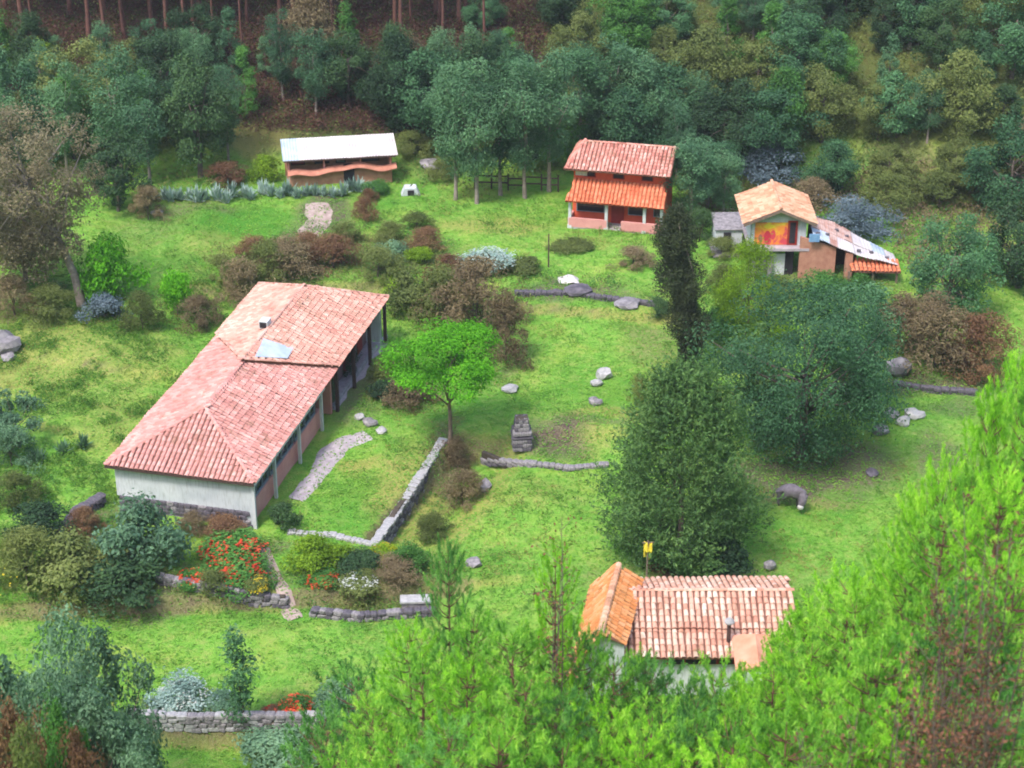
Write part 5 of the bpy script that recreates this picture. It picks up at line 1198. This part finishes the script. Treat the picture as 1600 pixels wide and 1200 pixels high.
near = [  # px, top py, distance y, width factor, material index
    (925, 985, 68, .5, 0), (1000, 1015, 66, .45, 1), (1225, 985, 68, .5, 1), (1250, 960, 69, .5, 0),
    (560, 1050, 66, 1.0, 2), (640, 975, 64, .8, 1), (700, 850, 67, .5, 2), (740, 960, 62, .8, 0), (800, 985, 60, 1.0, 0), (868, 850, 61, .45, 1), (905, 990, 62, .9, 2), (960, 1030, 60, 1.0, 0), (1010, 1030, 61, .7, 2), (1036, 1040, 62, .9, 2), (1085, 1085, 60, .8, 2), (1128, 1040, 62, .9, 0), (1165, 1062, 61, .8, 1), (1240, 970, 66, .8, 1),
    (1270, 950, 63, .9, 1), (1330, 900, 62, 1.0, 1), (1390, 850, 62, .65, 0), (1440, 770, 60, .6, 1), (1480, 720, 59, .6, 1), (1520, 740, 56, .55, 0), (1556, 620, 60, .55, 1), (1600, 560, 60, .5, 1), (1622, 600, 57, .6, 0), (1340, 930, 56, 1, 0), (1420, 880, 55, 1, 1), (1480, 800, 53, .9, 0), (1570, 740, 52, .8, 1),
    (500, 1120, 62, .9, 2), (580, 1090, 60, .9, 0), (660, 1030, 58, 1, 0), (730, 1040, 56, 1, 1), (820, 1060, 54, 1, 0), (880, 1090, 54, 1, 2), (940, 1110, 54, 1, 1), (1020, 1110, 54, 1, 0), (1090, 1120, 54, 1, 2), (1150, 1120, 53, 1, 0), (1210, 1040, 56, .9, 1), (1270, 1000, 56, 1, 0),
    (1300, 1060, 52, 1, 1), (1380, 1000, 50, 1, 0), (1440, 980, 50, 1, 0), (1520, 930, 49, .9, 2), (1590, 880, 49, .9, 0), (700, 1130, 52, 1, 2), (780, 1140, 51, 1, 0), (1230, 1120, 50, 1, 0), (1000, 1160, 51, 1, 1), (620, 1150, 56, 1, 0), (540, 1180, 57, .9, 0), (880, 1160, 51, 1, 0), (1130, 1170, 50, 1, 1), (1340, 1120, 48, 1, 0), (1440, 1090, 47, 1, 1), (1540, 1060, 47, 1, 2)]
NM = [L_pine, L_pine_y, L_pine_d]; NC = ['lime green', 'yellow-green', 'deeper green']
seen_rows = {}
for i, (px, pt, Y, wf, mi) in enumerate(sorted(near)):
    x = xat(px, pt, Y); g = float(hz(x, Y)); h = zat(pt, Y) - g
    cls = 0 if pt < 900 else (1 if pt < 1060 else 2); kk = (cls, mi); seen_rows[kk] = seen_rows.get(kk, 0) + 1
    nd_, tr_, H = PINES[7 + i % 2] if h < 6 else (PINES[i % 4] if h < 10.5 else PINES[4 + i % 3]); H += .7
    r = empty('patula_pine', (x, Y, g), R.uniform(0, 6), f"{['tall', 'mid-height', 'low'][cls]} {NC[mi]} drooping pine on the near slope, {ORD[min(19, seen_rows[kk]-1)]} such from the left", 'pine tree', 'drooping pines on the near slope')
    sz = h / H; s = max(.75, min(1.4, sz ** .7)) * wf * (1.0 if h >= 6 else 1.2); r.scale = (s, s, sz)
    link('trunk', tr_, r); link('needles', nd_, r, NM[mi])
# shrubs and dead stems on the near slope
def nearbush(px, pt, Y, w, mat, label, kind='for', name='bush', cat='bush'):
    x = xat(px, pt, Y); g = float(hz(x, Y)); h = max(1.2, zat(pt, Y) - g); tm = R.choice((T_FOR[0], T_FOR[2]) if kind == 'for' else T_SCRUB)
    return place(tm, (x, Y, g - .2), w * 1.25, h, name, mat, label, cat, 'bushes on the near slope')
for a in [(60, 960, 68, 4.2, L_teal, 'big grey-teal bush, upper of those below the hedge'), (140, 985, 66, 3.8, L_teal, 'big grey-teal bush reaching toward the lower lawn'), (30, 1010, 63, 4, L_teal, 'grey-teal bush at the view edge below the hedge'),
          (120, 1080, 62, 4, L_teal, 'grey-teal bush in the middle of the lower clump'), (190, 1100, 64, 2.6, L_teal, 'grey-teal bush touching the end of the bottom wall'), (30, 1075, 58, 2.6, L_rust, 'rust-brown bush low in the lower clump'),
          (90, 1090, 56, 2.4, L_mid, 'mid-green bush low in the lower clump'), (130, 1130, 55, 2.4, L_rust, 'rusty bush at the very bottom beside the mid-green one'), (10, 1130, 54, 2.6, L_olive, 'olive bush at the bottom corner'), (200, 1165, 58, 2.6, L_teal, 'grey-teal bush at the bottom beside the lower grass')]:
    nearbush(*a)
def deadshrub(px, pt, Y, w, label, seed):
    x = xat(px, pt, Y); g = float(hz(x, Y)); h = zat(pt, Y) - g; rg = np.random.default_rng(seed); m_ = MB(); tips = []
    for i in range(5):
        a = rg.uniform(0, 6.28); sp_ = rg.uniform(.1, .6) * w; q = [(0, 0, 0)]; L = rg.uniform(.65, 1.)
        for t in (.35, .7, 1.): q.append((math.cos(a) * sp_ * t + rg.normal() * .16, math.sin(a) * sp_ * t + rg.normal() * .16, h * L * t))
        m_.tube(q, [.038, .03, .02, .008], 5)
        for j in range(16):
            t = rg.uniform(.3, 1); k = min(2, int(t * 3)); s = Vector(q[k]).lerp(Vector(q[k + 1]), t * 3 - k); e = s + Vector((rg.normal() * .4, rg.normal() * .4, rg.uniform(.2, .6))); m_.tube([s, e], [.016, .006], 4); tips.append(np.array(e)); tips.append(np.array(s.lerp(e, .6)))
    tips = np.array(tips); P = np.repeat(tips, 4, 0) + rg.normal(size=(len(tips) * 4, 3)) * .13; V, Q = leafquads(rg, P, .13, rg.normal(size=P.shape) * .5, .1, .5)
    r = empty('dry_shrub', (x, Y, g), 0, label, 'dry shrub', 'dry shrubs among the near pines'); link('stems', m_.mesh('stems', M_bark, True), r); link('leaves', npmesh('leaves', V, Q), r, L_dead)
for a in [(1560, 700, 46, 2.4, 'tall dry red-brown shrub beside the highest pines', 1), (1590, 800, 44, 2.2, 'dry red-brown shrub at the view edge under the tall one', 2), (1500, 900, 44, 2.4, 'dry brown shrub among the lime pines, above the bare forked one', 3), (1430, 960, 45, 2.2, 'dry brown shrub farthest in among the lime pines', 4),
          (1470, 1040, 42, 2.2, 'dry shrub with rusty seed heads near the corner', 5), (1540, 1060, 41, 2.4, 'forked dry shrub nearest the bottom corner', 6), (1595, 1010, 41, 2.2, 'dark dry shrub at the view edge near the bottom corner', 7), (1300, 1100, 45, 1.6, 'small dry shrub below the porch roof', 8), (870, 760, 58, 1.0, 'slender dry stem rising through the pines before the stone edging', 9)]:
    deadshrub(*a)

# ------------------------------------------------------------------ thin haze volume, added to lift the dark tones
hb = MB().box((0, 120, 62), (560, 420, 160)).mesh('haze'); hm = bpy.data.materials.new('haze'); hm.use_nodes = True; hn = hm.node_tree; hn.nodes.remove(hn.nodes["Principled BSDF"])
pv = hn.nodes.new("ShaderNodeVolumePrincipled"); pv.inputs['Density'].default_value = HAZE; pv.inputs['Color'].default_value = (.86, .92, 1, 1); pv.inputs['Anisotropy'].default_value = .1
hn.links.new(pv.outputs[0], hn.nodes["Material Output"].inputs['Volume']); hb.materials.append(hm); tag(link('haze', hb), 'thin pale haze added to lift the dark tones', None, None, 'stuff')
